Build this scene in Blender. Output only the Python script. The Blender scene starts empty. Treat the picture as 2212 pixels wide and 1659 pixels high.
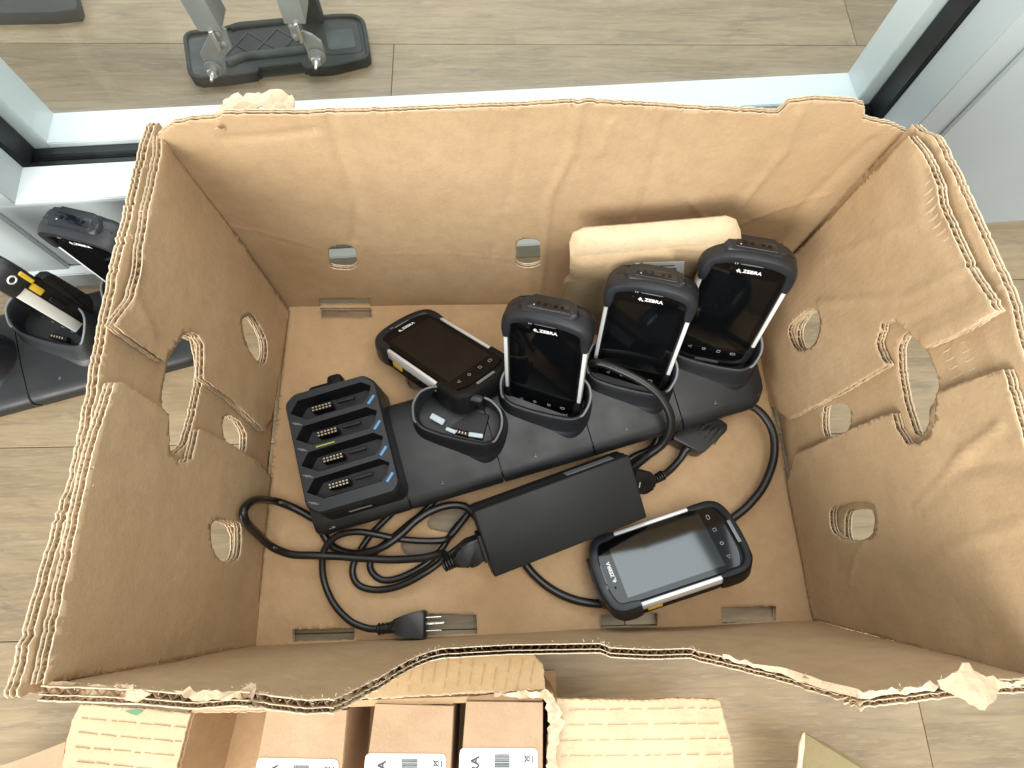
import bpy, bmesh, math, random
import numpy as np
from mathutils import Vector, Matrix, Euler
from mathutils.geometry import delaunay_2d_cdt
random.seed(7); rng = np.random.RandomState(7)
SC = bpy.context.scene; COL = SC.collection
R_ = math.radians

# ---------------------------------------------------------------- camera, world, lamps
CAM = (-0.040186, -0.14759, 0.67782); ROT = (0.333539, -0.023208, -0.023204); F = 1252.41
cd = bpy.data.cameras.new('camera'); cd.sensor_width = 36; cd.lens = F / 2212 * 36; cd.clip_start = .01; cd.clip_end = 100
cam = bpy.data.objects.new('camera', cd); COL.objects.link(cam); cam.location = CAM; cam.rotation_euler = ROT
SC.camera = cam
cd.dof.use_dof = False
w = bpy.data.worlds.new('World'); SC.world = w; w.use_nodes = True
bg = w.node_tree.nodes['Background']; bg.inputs[0].default_value = (.90, .96, 1, 1); bg.inputs[1].default_value = .70
SC.view_settings.view_transform = 'Standard'; SC.view_settings.look = 'None'
SC.view_settings.exposure = 0.63; SC.view_settings.gamma = 1

def lamp(name, loc, target, sx, sy, energy, color):
    l = bpy.data.lights.new(name, 'AREA'); l.shape = 'RECTANGLE'; l.size = sx; l.size_y = sy; l.energy = energy; l.color = color
    o = bpy.data.objects.new(name, l); COL.objects.link(o); o.location = loc
    o.rotation_euler = (Vector(target) - Vector(loc)).to_track_quat('-Z', 'Y').to_euler()
    return o
# daylight from the glazing behind the photographer, the far glazing, and the ceiling
lamp('front_window_light', (-1.5, -2.3, 1.25), (0, 0, .1), 1.9, 1.6, 78, (1, .965, .90))
lamp('back_window_light', (-.75, 2.35, 2.5), (0, 0, 0), 1.0, 1.1, 15, (.88, .95, 1))
lamp('back_window_light', (.42, 2.35, 2.5), (0, 0, 0), 1.0, 1.1, 15, (.88, .95, 1))
lamp('ceiling_light', (.5, -.5, 3.0), (0, 0, 0), 1.8, 1.8, 36, (1, .96, .90))

# ---------------------------------------------------------------- pixel rays -> real places
RM = np.array(Euler(ROT).to_matrix()); O_ = np.array(CAM)
def ray(x, y):
    d = RM @ np.array([(x - 1106) / F, -(y - 829.5) / F, -1]); return d / np.linalg.norm(d)
def at(x, y, z):
    d = ray(x, y); return O_ + d * (z - O_[2]) / d[2]

class Plane:
    def __init__(s, p0, p1, p2, inside=(0, 0, .15)):
        s.o = np.array(p0, float); s.u = np.array(p1, float) - s.o; s.u /= np.linalg.norm(s.u)
        q = np.array(p2, float) - s.o; s.v = q - s.u * q.dot(s.u); s.v /= np.linalg.norm(s.v)
        s.n = np.cross(s.u, s.v)
        if s.n.dot(np.array(inside) - s.o) < 0: s.n = -s.n
    def px(s, x, y, off=0):
        d = ray(x, y); o = s.o + s.n * off
        p = O_ + d * ((o - O_).dot(s.n) / d.dot(s.n)) - o
        return (float(p.dot(s.u)), float(p.dot(s.v)))
    def P(s, a, b, n): return s.o + np.multiply.outer(a, s.u) + np.multiply.outer(b, s.v) + np.multiply.outer(n, s.n)

# ---------------------------------------------------------------- objects
def tag(o, label=None, cat=None, group=None, kind=None):
    for k, v in (('label', label), ('category', cat), ('group', group), ('kind', kind)):
        if v: o[k] = v
    return o
def empty(name, loc=(0, 0, 0), rot=(0, 0, 0), **k):
    o = bpy.data.objects.new(name, None); COL.objects.link(o); o.location = loc; o.rotation_euler = rot
    o.empty_display_size = .02
    return tag(o, **k)
def link_mesh(name, me, mat=None, parent=None, smooth=False, autos=None):
    o = bpy.data.objects.new(name, me); COL.objects.link(o)
    if mat is not None:
        for m in (mat if isinstance(mat, (list, tuple)) else [mat]): me.materials.append(m)
    if smooth: me.polygons.foreach_set('use_smooth', [True] * len(me.polygons))
    if parent is not None: o.parent = parent
    return o
def pyd(name, v, f, mat, parent=None, smooth=False, mi=None):
    me = bpy.data.meshes.new(name); me.from_pydata([tuple(map(float, p)) for p in v], [], [tuple(map(int, q)) for q in f]); me.update()
    o = link_mesh(name, me, mat, parent, smooth)
    if mi is not None: me.polygons.foreach_set('material_index', mi)
    return o
def bm_obj(name, bm, mat, parent=None, smooth=False, fix=True):
    if fix: bmesh.ops.recalc_face_normals(bm, faces=bm.faces)
    me = bpy.data.meshes.new(name); bm.to_mesh(me); bm.free()
    if smooth:
        me.polygons.foreach_set('use_smooth', [True] * len(me.polygons))
    o = link_mesh(name, me, mat, parent)
    if smooth:
        try: me.set_sharp_from_angle(angle=R_(38))
        except Exception: pass
    return o
def box_bm(bm, size, c=(0, 0, 0), bev=0, seg=2, M=None):
    r = bmesh.ops.create_cube(bm, size=1); vs = r['verts']
    for v in vs: v.co = Vector((v.co.x * size[0] + c[0], v.co.y * size[1] + c[1], v.co.z * size[2] + c[2]))
    if bev:
        es = {e for v in vs for e in v.link_edges}
        rr = bmesh.ops.bevel(bm, geom=list(es), offset=bev, segments=seg, affect='EDGES', profile=.5)
        vs = list({v for f in rr['faces'] for v in f.verts} | {v for v in vs if v.is_valid})
    if M is not None:
        for v in vs: v.co = M @ v.co
def box(name, size, c, mat, parent=None, bev=0, seg=2, M=None):
    bm = bmesh.new(); box_bm(bm, size, c, bev, seg, M); return bm_obj(name, bm, mat, parent, smooth=bev > 0)
def prism_bm(bm, pts, z0, z1, bev=0, seg=2, M=None, taper=1.0):
    n = len(pts); cx = sum(p[0] for p in pts) / n; cy = sum(p[1] for p in pts) / n
    a = [bm.verts.new((p[0], p[1], z0)) for p in pts]
    b = [bm.verts.new((cx + (p[0] - cx) * taper, cy + (p[1] - cy) * taper, z1)) for p in pts]
    fa = bm.faces.new(a[::-1]); fb = bm.faces.new(b)
    sides = [bm.faces.new((a[i], a[(i + 1) % n], b[(i + 1) % n], b[i])) for i in range(n)]
    vs = a + b
    if bev:
        es = set(fa.edges) | set(fb.edges)
        rr = bmesh.ops.bevel(bm, geom=list(es), offset=bev, segments=seg, affect='EDGES', profile=.5)
        vs = list({v for f in rr['faces'] for v in f.verts} | {v for v in vs if v.is_valid})
    if M is not None:
        for v in vs: v.co = M @ v.co
def prism(name, pts, z0, z1, mat, parent=None, bev=0, seg=2, M=None, taper=1.0):
    bm = bmesh.new(); prism_bm(bm, pts, z0, z1, bev, seg, M, taper); return bm_obj(name, bm, mat, parent, smooth=bev > 0)
def round_poly(pts, r, n=5):
    out = []
    k = len(pts)
    for i in range(k):
        p = np.array(pts[i]); a = np.array(pts[i - 1]); b = np.array(pts[(i + 1) % k])
        ri = r[i] if isinstance(r, (list, tuple)) else r
        la, lb = np.linalg.norm(a - p), np.linalg.norm(b - p); ri = min(ri, la * .49, lb * .49)
        q0 = p + (a - p) / la * ri; q1 = p + (b - p) / lb * ri
        for j in range(n + 1):
            t = j / n; out.append(tuple((1 - t) ** 2 * q0 + 2 * t * (1 - t) * p + t * t * q1))
    return out
def catmull(P, n=8, closed=False):
    P = [np.array(p, float) for p in P]; out = []; k = len(P)
    for i in range(k if closed else k - 1):
        g = (lambda j: P[j % k]) if closed else (lambda j: P[min(max(j, 0), k - 1)])
        a, b, c, d = g(i - 1), g(i), g(i + 1), g(i + 2)
        for j in range(n):
            t = j / n
            out.append(.5 * (2 * b + (c - a) * t + (2 * a - 5 * b + 4 * c - d) * t * t + (3 * b - a - 3 * c + d) * t ** 3))
    if not closed: out.append(P[-1])
    return out
def tube_data(P, r, sides=10, closed=False, cap=True):
    P = [Vector(p) for p in P]; n = len(P); V = []; Fc = []
    T = [(P[(i + 1) % n if closed else min(i + 1, n - 1)] - P[i - 1 if closed else max(i - 1, 0)]).normalized() for i in range(n)]
    N = Vector((0, 0, 1)); N = (N - T[0] * N.dot(T[0]))
    if N.length < 1e-3: N = Vector((1, 0, 0)) - T[0] * T[0].x
    N.normalize()
    for i in range(n):
        N = (N - T[i] * N.dot(T[i])).normalized(); B = T[i].cross(N)
        ri = r[i] if isinstance(r, (list, tuple)) else r
        for k in range(sides):
            a = 2 * math.pi * k / sides; V.append(P[i] + (N * math.cos(a) + B * math.sin(a)) * ri)
    for i in range(n if closed else n - 1):
        for k in range(sides):
            j = (i + 1) % n; Fc.append((i * sides + k, i * sides + (k + 1) % sides, j * sides + (k + 1) % sides, j * sides + k))
    if cap and not closed:
        Fc.append(tuple(range(sides))[::-1]); Fc.append(tuple((n - 1) * sides + k for k in range(sides)))
    return V, Fc
def tube(name, P, r, mat, parent=None, sides=10, n=8, closed=False):
    Q = catmull(P, n, closed)
    if isinstance(r, (list, tuple)):
        r = list(np.interp(np.linspace(0, 1, len(Q)), np.linspace(0, 1, len(r)), r))
    V, Fc = tube_data(Q, r, sides, closed); return pyd(name, V, Fc, mat, parent, smooth=True)
def text_obj(name, body, size, mat, parent, M, bold=.0, extrude=.0001, align='CENTER', sx=1.0):
    c = bpy.data.curves.new(name, 'FONT'); c.body = body; c.size = size; c.offset = bold; c.extrude = extrude
    c.align_x = align; c.align_y = 'CENTER'; c.resolution_u = 3
    t = bpy.data.objects.new('tmp', c); COL.objects.link(t); bpy.context.view_layer.update()
    me = bpy.data.meshes.new_from_object(t.evaluated_get(bpy.context.evaluated_depsgraph_get()))
    bpy.data.objects.remove(t); me.transform(M @ Matrix.Diagonal((sx, 1, 1, 1)))
    me.materials.clear(); me.name = name
    return link_mesh(name, me, mat, parent)
def copy_tree(o, parent=None):
    c = o.copy(); COL.objects.link(c); c.parent = parent
    for ch in list(o.children): copy_tree(ch, c)
    return c

# ---------------------------------------------------------------- materials
def mat(name, col, rough=.5, metal=0, spec=.5, noise=0, nscale=40, bump=0, bscale=200, coat=0, emit=None, var=0, bdist=.0005, stretch=(1, 1, 1)):
    m = bpy.data.materials.new(name); m.use_nodes = True; nt = m.node_tree; b = nt.nodes['Principled BSDF']; L = nt.links
    b.inputs['Base Color'].default_value = (*col, 1); b.inputs['Roughness'].default_value = rough; b.inputs['Metallic'].default_value = metal
    b.inputs['Specular IOR Level'].default_value = spec; b.inputs['Coat Weight'].default_value = coat
    tc = nt.nodes.new('ShaderNodeTexCoord'); mp = nt.nodes.new('ShaderNodeMapping'); mp.inputs['Scale'].default_value = stretch
    L.new(tc.outputs['Object'], mp.inputs[0])
    if noise:
        n = nt.nodes.new('ShaderNodeTexNoise'); n.inputs['Scale'].default_value = nscale; n.inputs['Detail'].default_value = 5
        L.new(mp.outputs[0], n.inputs['Vector'])
        r = nt.nodes.new('ShaderNodeMapRange'); r.inputs[1].default_value = .3; r.inputs[2].default_value = .7
        r.inputs[3].default_value = 1 - noise; r.inputs[4].default_value = 1 + noise; L.new(n.outputs[0], r.inputs[0])
        mx = nt.nodes.new('ShaderNodeVectorMath'); mx.operation = 'SCALE'; mx.inputs[0].default_value = col; L.new(r.outputs[0], mx.inputs['Scale'])
        L.new(mx.outputs[0], b.inputs['Base Color'])
        r2 = nt.nodes.new('ShaderNodeMapRange'); r2.inputs[1].default_value = .3; r2.inputs[2].default_value = .7
        r2.inputs[3].default_value = max(0, rough - .08); r2.inputs[4].default_value = min(1, rough + .1); L.new(n.outputs[0], r2.inputs[0]); L.new(r2.outputs[0], b.inputs['Roughness'])
    if bump:
        n = nt.nodes.new('ShaderNodeTexNoise'); n.inputs['Scale'].default_value = bscale; n.inputs['Detail'].default_value = 3
        L.new(mp.outputs[0], n.inputs['Vector'])
        bp = nt.nodes.new('ShaderNodeBump'); bp.inputs['Strength'].default_value = bump; bp.inputs['Distance'].default_value = bdist
        L.new(n.outputs[0], bp.inputs['Height']); L.new(bp.outputs[0], b.inputs['Normal'])
    if emit: b.inputs['Emission Color'].default_value = (*emit[0], 1); b.inputs['Emission Strength'].default_value = emit[1]
    return m

def kraft(name, c0, c1, axis=None, scuff=.25, fibre=1.0):
    """uncoated corrugated board: mottled fibre colour, pale scuffs, faint washboard relief"""
    m = bpy.data.materials.new(name); m.use_nodes = True; nt = m.node_tree; b = nt.nodes['Principled BSDF']; L = nt.links; N = nt.nodes.new
    b.inputs['Roughness'].default_value = .78; b.inputs['Specular IOR Level'].default_value = .28
    tc = N('ShaderNodeTexCoord')
    def noise(sc, det=4, stretch=None, rough=.5):
        n = N('ShaderNodeTexNoise'); n.inputs['Scale'].default_value = sc; n.inputs['Detail'].default_value = det; n.inputs['Roughness'].default_value = rough
        if stretch:
            mp = N('ShaderNodeMapping'); mp.inputs['Scale'].default_value = stretch; L.new(tc.outputs['Object'], mp.inputs[0]); L.new(mp.outputs[0], n.inputs['Vector'])
        else: L.new(tc.outputs['Object'], n.inputs['Vector'])
        return n.outputs[0]
    def ramp(src, a, bb, c=0, d=1):
        r = N('ShaderNodeMapRange'); r.inputs[1].default_value = a; r.inputs[2].default_value = bb; r.inputs[3].default_value = c; r.inputs[4].default_value = d
        L.new(src, r.inputs[0]); return r.outputs[0]
    def mix(fac, A, B):
        x = N('ShaderNodeMix'); x.data_type = 'RGBA'
        L.new(fac, x.inputs[0])
        for k, s in ((6, A), (7, B)):
            if isinstance(s, tuple): x.inputs[k].default_value = (*s, 1)
            else: L.new(s, x.inputs[k])
        return x.outputs[2]
    st = {'x': (60, 60, 2.2), 'y': (60, 60, 2.2), None: (1, 1, 1)}[axis]
    big = ramp(noise(7, 3), .35, .65)
    c = mix(big, c0, c1)
    med = ramp(noise(45, 5, None, .7), .42, .62)
    c = mix(ramp(med, 0, 1, 0, .35), c, tuple(x * .80 for x in c0))
    fb = ramp(noise(520 * fibre, 3, None, .8), .55, .72, 0, .30)
    c = mix(fb, c, tuple(x * .62 for x in c0))
    fl = ramp(noise(700 * fibre, 2, None, .8), .60, .74, 0, .35)
    c = mix(fl, c, tuple(min(1, x * 1.45) for x in c1))
    sc = ramp(noise(11, 8, (1.0, 1.0, .5), .75), .60, .80, 0, scuff)
    c = mix(sc, c, tuple(min(1, x * 1.28 + .03) for x in c1))
    L.new(c, b.inputs['Base Color'])
    h = N('ShaderNodeMath'); h.operation = 'ADD'; L.new(noise(330, 4, None, .7), h.inputs[0]); L.new(ramp(noise(38, 3), 0, 1, 0, 2.5), h.inputs[1])
    bp = N('ShaderNodeBump'); bp.inputs['Strength'].default_value = .55; bp.inputs['Distance'].default_value = .0007
    src = h.outputs[0]
    if axis:
        wv = N('ShaderNodeTexWave'); wv.wave_type = 'BANDS'; wv.bands_direction = axis.upper(); wv.inputs['Scale'].default_value = 45; wv.inputs['Distortion'].default_value = .6; wv.inputs['Detail'].default_value = 1
        L.new(tc.outputs['Object'], wv.inputs['Vector'])
        h2 = N('ShaderNodeMath'); h2.operation = 'MULTIPLY_ADD'; L.new(wv.outputs[1], h2.inputs[0]); h2.inputs[1].default_value = .13; L.new(src, h2.inputs[2]); src = h2.outputs[0]
    L.new(src, bp.inputs['Height']); L.new(bp.outputs[0], b.inputs['Normal'])
    return m
KC0, KC1 = (.468, .320, .178), (.518, .364, .214)
M_KX = kraft('kraft_board', KC0, KC1, 'x'); M_KY = kraft('kraft_board_side', KC0, KC1, 'y')
M_KF = kraft('kraft_floor', (.49, .320, .172), (.54, .365, .205), None, .2)
M_FLUTE = kraft('flute_paper', (.52, .38, .235), (.64, .49, .32), None, .2)
M_EDGE = kraft('torn_paper_edge', (.62, .48, .32), (.74, .62, .45), None, .3)
M_OUT = kraft('outer_liner', (.56, .44, .28), (.66, .54, .36), None, .35)
M_SMALL = kraft('carton_kraft', (.44, .27, .14), (.52, .34, .19), None, .1)
M_SMALLIN = kraft('carton_kraft_plain', (.46, .33, .19), (.51, .37, .22), None, .1)
M_FLAP = kraft('pale_flap', (.57, .43, .265), (.66, .52, .34), None, .25)
M_PRODUCT = kraft('product_box_board', (.43, .285, .175), (.50, .345, .22), None, .1)

BLK = mat('cradle_plastic', (.011, .012, .013), .40, spec=.40, noise=.15, nscale=30, bump=.25, bscale=1500, bdist=.00015)
BLK2 = mat('cup_plastic', (.013, .015, .018), .38, spec=.45, bump=.25, bscale=1500, bdist=.0001)
RUB = mat('bumper_rubber', (.013, .015, .019), .42, spec=.5, noise=.12, nscale=60, bump=.3, bscale=1800, bdist=.00012)
BODYM = mat('device_body', (.006, .0065, .007), .5, spec=.28, noise=.1, bump=.2, bscale=1200, bdist=.0001)
GLASS = mat('screen_glass', (.0025, .0025, .003), .045, spec=.30)
DISP = mat('display_panel', (.0025, .003, .0035), .06, spec=.62)
SILV = mat('silver_rail', (.80, .83, .82), .32, metal=.25)
GREYEDGE = mat('grey_edging', (.17, .18, .19), .42)
WHITEP = mat('white_print', (.85, .87, .88), .5)
GREYP = mat('grey_print', (.42, .44, .46), .5)
YEL = mat('yellow_button', (.75, .50, .05), .45)
SCAN = mat('scan_window', (.006, .007, .012), .08, spec=.6)
DARK = mat('dark_recess', (.006, .006, .007), .5)
CABLE = mat('cable_rubber', (.008, .008, .008), .36, spec=.5, bump=.1, bscale=600, bdist=.0001)
BRICKM = mat('brick_plastic', (.013, .014, .014), .50, spec=.35, noise=.1, nscale=18, bump=.35, bscale=2600, bdist=.00012)
GOLD = mat('contact_metal', (.60, .50, .36), .35, metal=.9)
STEEL = mat('bright_steel', (.75, .76, .76), .25, metal=1)
BLUE = mat('blue_marker', (.12, .30, .56), .35)
CHIP = mat('clear_clip', (.55, .64, .68), .2, spec=.6)
ALU = mat('white_aluminium', (.66, .72, .72), .42, spec=.4, noise=.03, nscale=8, bump=.08, bscale=900, bdist=.0001)
ALU_SHADED = mat('frame_face_shaded', (.42, .47, .48), .45, spec=.4, noise=.03, nscale=6, bump=.08, bscale=900, bdist=.0001)  # frame metal again but darker: shade of the near faces is in the colour
GASK = mat('black_gasket', (.010, .012, .014), .38, noise=.25, nscale=30, bump=.2, bscale=300)
LADALU = mat('ladder_aluminium', (.27, .28, .265), .48, metal=.4, noise=.08, nscale=60, bump=.1, bscale=500)
LADBLK = mat('ladder_foot_rubber', (.016, .021, .020), .6, noise=.35, nscale=45, bump=.4, bscale=300)
LADGRY = mat('ladder_foot_dusty', (.055, .066, .064), .7, noise=.4, nscale=40, bump=.4, bscale=300)
LABEL = mat('label_paper', (.88, .90, .90), .5)
INK = mat('label_ink', (.05, .06, .07), .6)
SHADEC = kraft('shaded_board', (.26, .20, .10), (.31, .25, .13), None, .2)  # cardboard darkened to olive: the flap's shadow is put into the colour
GREEN = mat('green_print', (.12, .27, .14), .6)

def wood_mat():
    m = bpy.data.materials.new('plank_wood'); m.use_nodes = True; nt = m.node_tree; b = nt.nodes['Principled BSDF']; L = nt.links; N = nt.nodes.new
    tc = N('ShaderNodeTexCoord'); oi = N('ShaderNodeObjectInfo')
    ad = N('ShaderNodeVectorMath'); ad.operation = 'MULTIPLY_ADD'; L.new(oi.outputs['Random'], ad.inputs[0]); ad.inputs[1].default_value = (37, 91, 13); L.new(tc.outputs['Object'], ad.inputs[2])
    def noise(sc, st, det=6, rough=.6, dist=0):
        mp = N('ShaderNodeMapping'); mp.inputs['Scale'].default_value = st; L.new(ad.outputs[0], mp.inputs[0])
        n = N('ShaderNodeTexNoise'); n.inputs['Scale'].default_value = sc; n.inputs['Detail'].default_value = det; n.inputs['Roughness'].default_value = rough; n.inputs['Distortion'].default_value = dist
        L.new(mp.outputs[0], n.inputs['Vector']); return n.outputs[0]
    def mr(s, a, c, d=0, e=1):
        r = N('ShaderNodeMapRange'); r.inputs[1].default_value = a; r.inputs[2].default_value = c; r.inputs[3].default_value = d; r.inputs[4].default_value = e; L.new(s, r.inputs[0]); return r.outputs[0]
    def mix(f, A, B):
        x = N('ShaderNodeMix'); x.data_type = 'RGBA'; L.new(f, x.inputs[0])
        for k, s in ((6, A), (7, B)):
            if isinstance(s, tuple): x.inputs[k].default_value = (*s, 1)
            else: L.new(s, x.inputs[k])
        return x.outputs[2]
    cl = mr(noise(3.2, (1, 2.6, 1), 4, .6, .6), .35, .68)
    c = mix(cl, (.270, .196, .110), (.375, .286, .172))
    g = mr(noise(7, (1, 11, 1), 7, .65, 1.2), .42, .68, 0, .45)
    c = mix(g, c, (.120, .092, .062))
    g2 = mr(noise(40, (1, 9, 1), 4, .7, .2), .52, .70, 0, .45)
    c = mix(g2, c, (.42, .35, .26))
    g3 = mr(noise(5.5, (1.2, 3.4, 1), 4, .6, 2.5), .60, .74, 0, .45)
    c = mix(g3, c, (.12, .10, .08))
    v = mr(oi.outputs['Random'], 0, 1, .88, 1.12)
    sc = N('ShaderNodeVectorMath'); sc.operation = 'SCALE'; L.new(c, sc.inputs[0]); L.new(v, sc.inputs['Scale'])
    L.new(sc.outputs[0], b.inputs['Base Color']); b.inputs['Roughness'].default_value = .42; b.inputs['Specular IOR Level'].default_value = .45
    bp = N('ShaderNodeBump'); bp.inputs['Strength'].default_value = .35; bp.inputs['Distance'].default_value = .0006
    L.new(noise(30, (1, 12, 1), 5, .7, .3), bp.inputs['Height']); L.new(bp.outputs[0], b.inputs['Normal'])
    return m
WOOD = wood_mat()
def glass_mat():
    m = bpy.data.materials.new('clear_pane'); m.use_nodes = True; nt = m.node_tree; N = nt.nodes.new; L = nt.links
    nt.nodes.remove(nt.nodes['Principled BSDF']); out = nt.nodes['Material Output']
    t = N('ShaderNodeBsdfTransparent'); t.inputs[0].default_value = (.97, .985, .98, 1)
    g = N('ShaderNodeBsdfGlossy'); g.inputs['Roughness'].default_value = .02
    fr = N('ShaderNodeMath'); fr.operation = 'MULTIPLY_ADD'; lw = N('ShaderNodeLayerWeight'); lw.inputs[0].default_value = .5; pw = N('ShaderNodeMath'); pw.operation = 'POWER'; pw.inputs[1].default_value = 4; L.new(lw.outputs['Facing'], pw.inputs[0]); L.new(pw.outputs[0], fr.inputs[0]); fr.inputs[1].default_value = .5; fr.inputs[2].default_value = .03; mx = N('ShaderNodeMixShader')
    L.new(fr.outputs[0], mx.inputs[0]); L.new(t.outputs[0], mx.inputs[1]); L.new(g.outputs[0], mx.inputs[2]); L.new(mx.outputs[0], out.inputs[0])
    return m
PANE = glass_mat()

# ================================================================ the setting: floor
ZF = -.012
floor = empty('floor', (0, 0, ZF), kind='structure')
bm = bmesh.new(); box_bm(bm, (5.6, 5.0, .02), (0, .4, -.0125)); bm_obj('subfloor', bm, DARK, floor)
PW, PL = .213, 1.38
row0 = at(850, 95, ZF)[1]      # a long seam runs here
k = 0
protos = None
for r in range(-7, 8):
    y0 = row0 + r * PW
    xoff = {0: at(850, 150, ZF)[0], -1: at(850, 150, ZF)[0] , -2: .33, -3: -.52, -4: .10}.get(r, (r * .47) % PL)
    if r == -1: xoff = at(848, 150, ZF)[0]
    if r == 0: xoff = .55
    for c in range(-2, 3):
        x0 = xoff + c * PL
        if x0 > 2.4 or x0 + PL < -2.4: continue
        if protos is None:
            bm = bmesh.new(); box_bm(bm, (PL - .0008, PW - .0008, .008), (PL / 2, PW / 2, -.004), .0006, 1)
            me = bpy.data.meshes.new('plank'); bm.to_mesh(me); bm.free(); me.materials.append(WOOD); protos = me
        o = bpy.data.objects.new('plank', protos); COL.objects.link(o); o.parent = floor; o.location = (x0, y0, 0)

# ================================================================ glazed frame behind the carton
FA, FB = .286, .066; fe = Vector((1, FB, 0)).normalized(); fn = Vector((-FB, 1, 0)).normalized()
FM = Matrix((( fe.x, fn.x, 0, 0), (fe.y, fn.y, 0, FA), (0, 0, 1, ZF), (0, 0, 0, 1)))   # local x along, y away, z up
FMi = FM.inverted()
def fl(x, y, v):       # pixel on the vertical plane at depth v -> local (x, z)
    o = FMi @ Vector(O_); d = FMi.to_3x3() @ Vector(ray(x, y)); t = (v - o.y) / d.y; p = o + d * t; return p.x, p.z
HR = .155
xl = fl(30, 438, 0)[0]; xr = fl(1968, 288, 0)[0]
frame = empty('glazed_frame', FM @ Vector((0, 0, 0)), (0, 0, math.atan(FB)), label='white aluminium glazed door frame standing behind the open carton', cat='door frame')
def extr(name, prof, x0, x1, m, vert=False, par=None):
    """profile in (depth, height) swept along x; or (depth, x) swept up when vert"""
    bm = bmesh.new(); n = len(prof)
    A = [bm.verts.new((x0, p[0], p[1]) if not vert else (p[1], p[0], x0)) for p in prof]
    B = [bm.verts.new((x1, p[0], p[1]) if not vert else (p[1], p[0], x1)) for p in prof]
    bm.faces.new(A); bm.faces.new(B[::-1])
    for i in range(n): bm.faces.new((A[i], B[i], B[(i + 1) % n], A[(i + 1) % n]))
    es = [e for e in bm.edges if abs((e.verts[0].co - e.verts[1].co)[2 if vert else 0]) > abs(x1 - x0) * .9]
    bmesh.ops.bevel(bm, geom=es, offset=.0012, segments=2, affect='EDGES')
    return bm_obj(name, bm, m, par or frame, smooth=True)
v1, v2, v3 = .048, .078, .122
extr('rail_face_shade', [(-.0015, .036), (-.0015, HR - .003), (-.0001, HR - .003), (-.0001, .036)], xl - .34, xr, ALU_SHADED)  # added thin plate that carries the rail front's shade in its colour
extr('threshold', [(-.013, 0), (-.013, .030), (-.0016, .034), (-.0016, 0)], xl - .34, xr + .03, ALU)
extr('bottom_rail', [(.0, .0), (.0, HR), (v1, HR), (v1, 0)], xl - .002, xr + .002, ALU)
g = extr('gasket', [(v1 + .0005, .02), (v1 + .0005, HR - .004), (v1 + .009, HR - .004), (v1 + .011, HR - .010), (v1 + .016, HR - .010), (v1 + .018, HR - .005), (v2 - .0005, HR - .005), (v2 - .0005, .02)], xl - .02, xr + .02, GASK)
extr('glazing_bead', [(v2, 0), (v2, HR), (v3, HR), (v3, 0)], xl + .02, xr - .02, ALU)
# jambs: face, reveal, gasket, far bead
xl2, xr2 = xl, xr
extr('jamb', [(0, xl - .34), (0, xl), (v1, xl), (v1, xl - .34)], 0, 1.15, ALU_SHADED, True)
extr('jamb', [(0, xr + .75), (0, xr), (v1, xr), (v1, xr + .75)], 0, 1.15, ALU_SHADED, True)
extr('jamb_gasket', [(v1 + .0005, xl - .02), (v1 + .0005, xl + .004), (v2 - .0005, xl + .004), (v2 - .0005, xl - .02)], HR - .004, 1.15, GASK, True)
extr('jamb_gasket', [(v1 + .0005, xr + .02), (v1 + .0005, xr - .004), (v2 - .0005, xr - .004), (v2 - .0005, xr + .02)], HR - .004, 1.15, GASK, True)
extr('jamb_bead', [(v2, xl - .06), (v2, xl + .02), (v3, xl + .02), (v3, xl - .06)], 0, 1.15, ALU, True)
extr('jamb_bead', [(v2, xr + .06), (v2, xr - .02), (v3, xr - .02), (v3, xr + .06)], 0, 1.15, ALU, True)
extr('jamb_cover', [(-.006, xr + .035), (-.006, xr + .75), (-.0005, xr + .75), (-.0005, xr + .035)], 0, 1.15, ALU_SHADED, True)
extr('jamb_cover', [(-.006, xl - .30), (-.006, xl - .025), (-.0005, xl - .025), (-.0005, xl - .30)], 0, 1.15, ALU_SHADED, True)
box('glass_pane', (xr - xl + .02, .006, 1.0), ((xl + xr) / 2, (v1 + v2) / 2 + .003, HR + .49), PANE, frame)

# ================================================================ corrugated board builder
def inside_poly(P, poly):
    poly = np.asarray(poly); x, y = P[:, 0], P[:, 1]; r = np.zeros(len(P), bool); j = len(poly) - 1
    for i in range(len(poly)):
        xi, yi = poly[i]; xj, yj = poly[j]
        c = ((yi > y) != (yj > y)) & (x < (xj - xi) * (y - yi) / (yj - yi + 1e-12) + xi); r ^= c; j = i
    return r
def resample(poly, step, jag):
    out = []; n = len(poly)
    for i in range(n):
        a = np.array(poly[i]); b = np.array(poly[(i + 1) % n]); L = np.linalg.norm(b - a); k = max(1, int(L / step))
        nn = np.array([-(b - a)[1], (b - a)[0]]) / (L + 1e-9)
        for j in range(k):
            out.append(tuple(a + (b - a) * j / k + nn * rng.normal(0, jag)))
    return out
def ridge(lines):
    """lines: (pts, height, width) creases; returns disp(s,t)"""
    def f(s, t):
        s = np.asarray(s, float); t = np.asarray(t, float); h = np.zeros_like(s)
        for pts, A, W in lines:
            best = np.full(s.shape, 9.); W = W * .72
            for i in range(len(pts) - 1):
                a = np.array(pts[i]); b = np.array(pts[i + 1]); d = b - a; L2 = d.dot(d)
                u = np.clip(((s - a[0]) * d[0] + (t - a[1]) * d[1]) / L2, 0, 1)
                best = np.minimum(best, np.hypot(s - a[0] - u * d[0], t - a[1] - u * d[1]))
            h += A * np.exp(-(best / W) ** 2)
        return h
    return f
WV = [(rng.uniform(8, 40), rng.uniform(8, 40), rng.uniform(0, 6), rng.uniform(0, 6), 1) for _ in range(10)]
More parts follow.
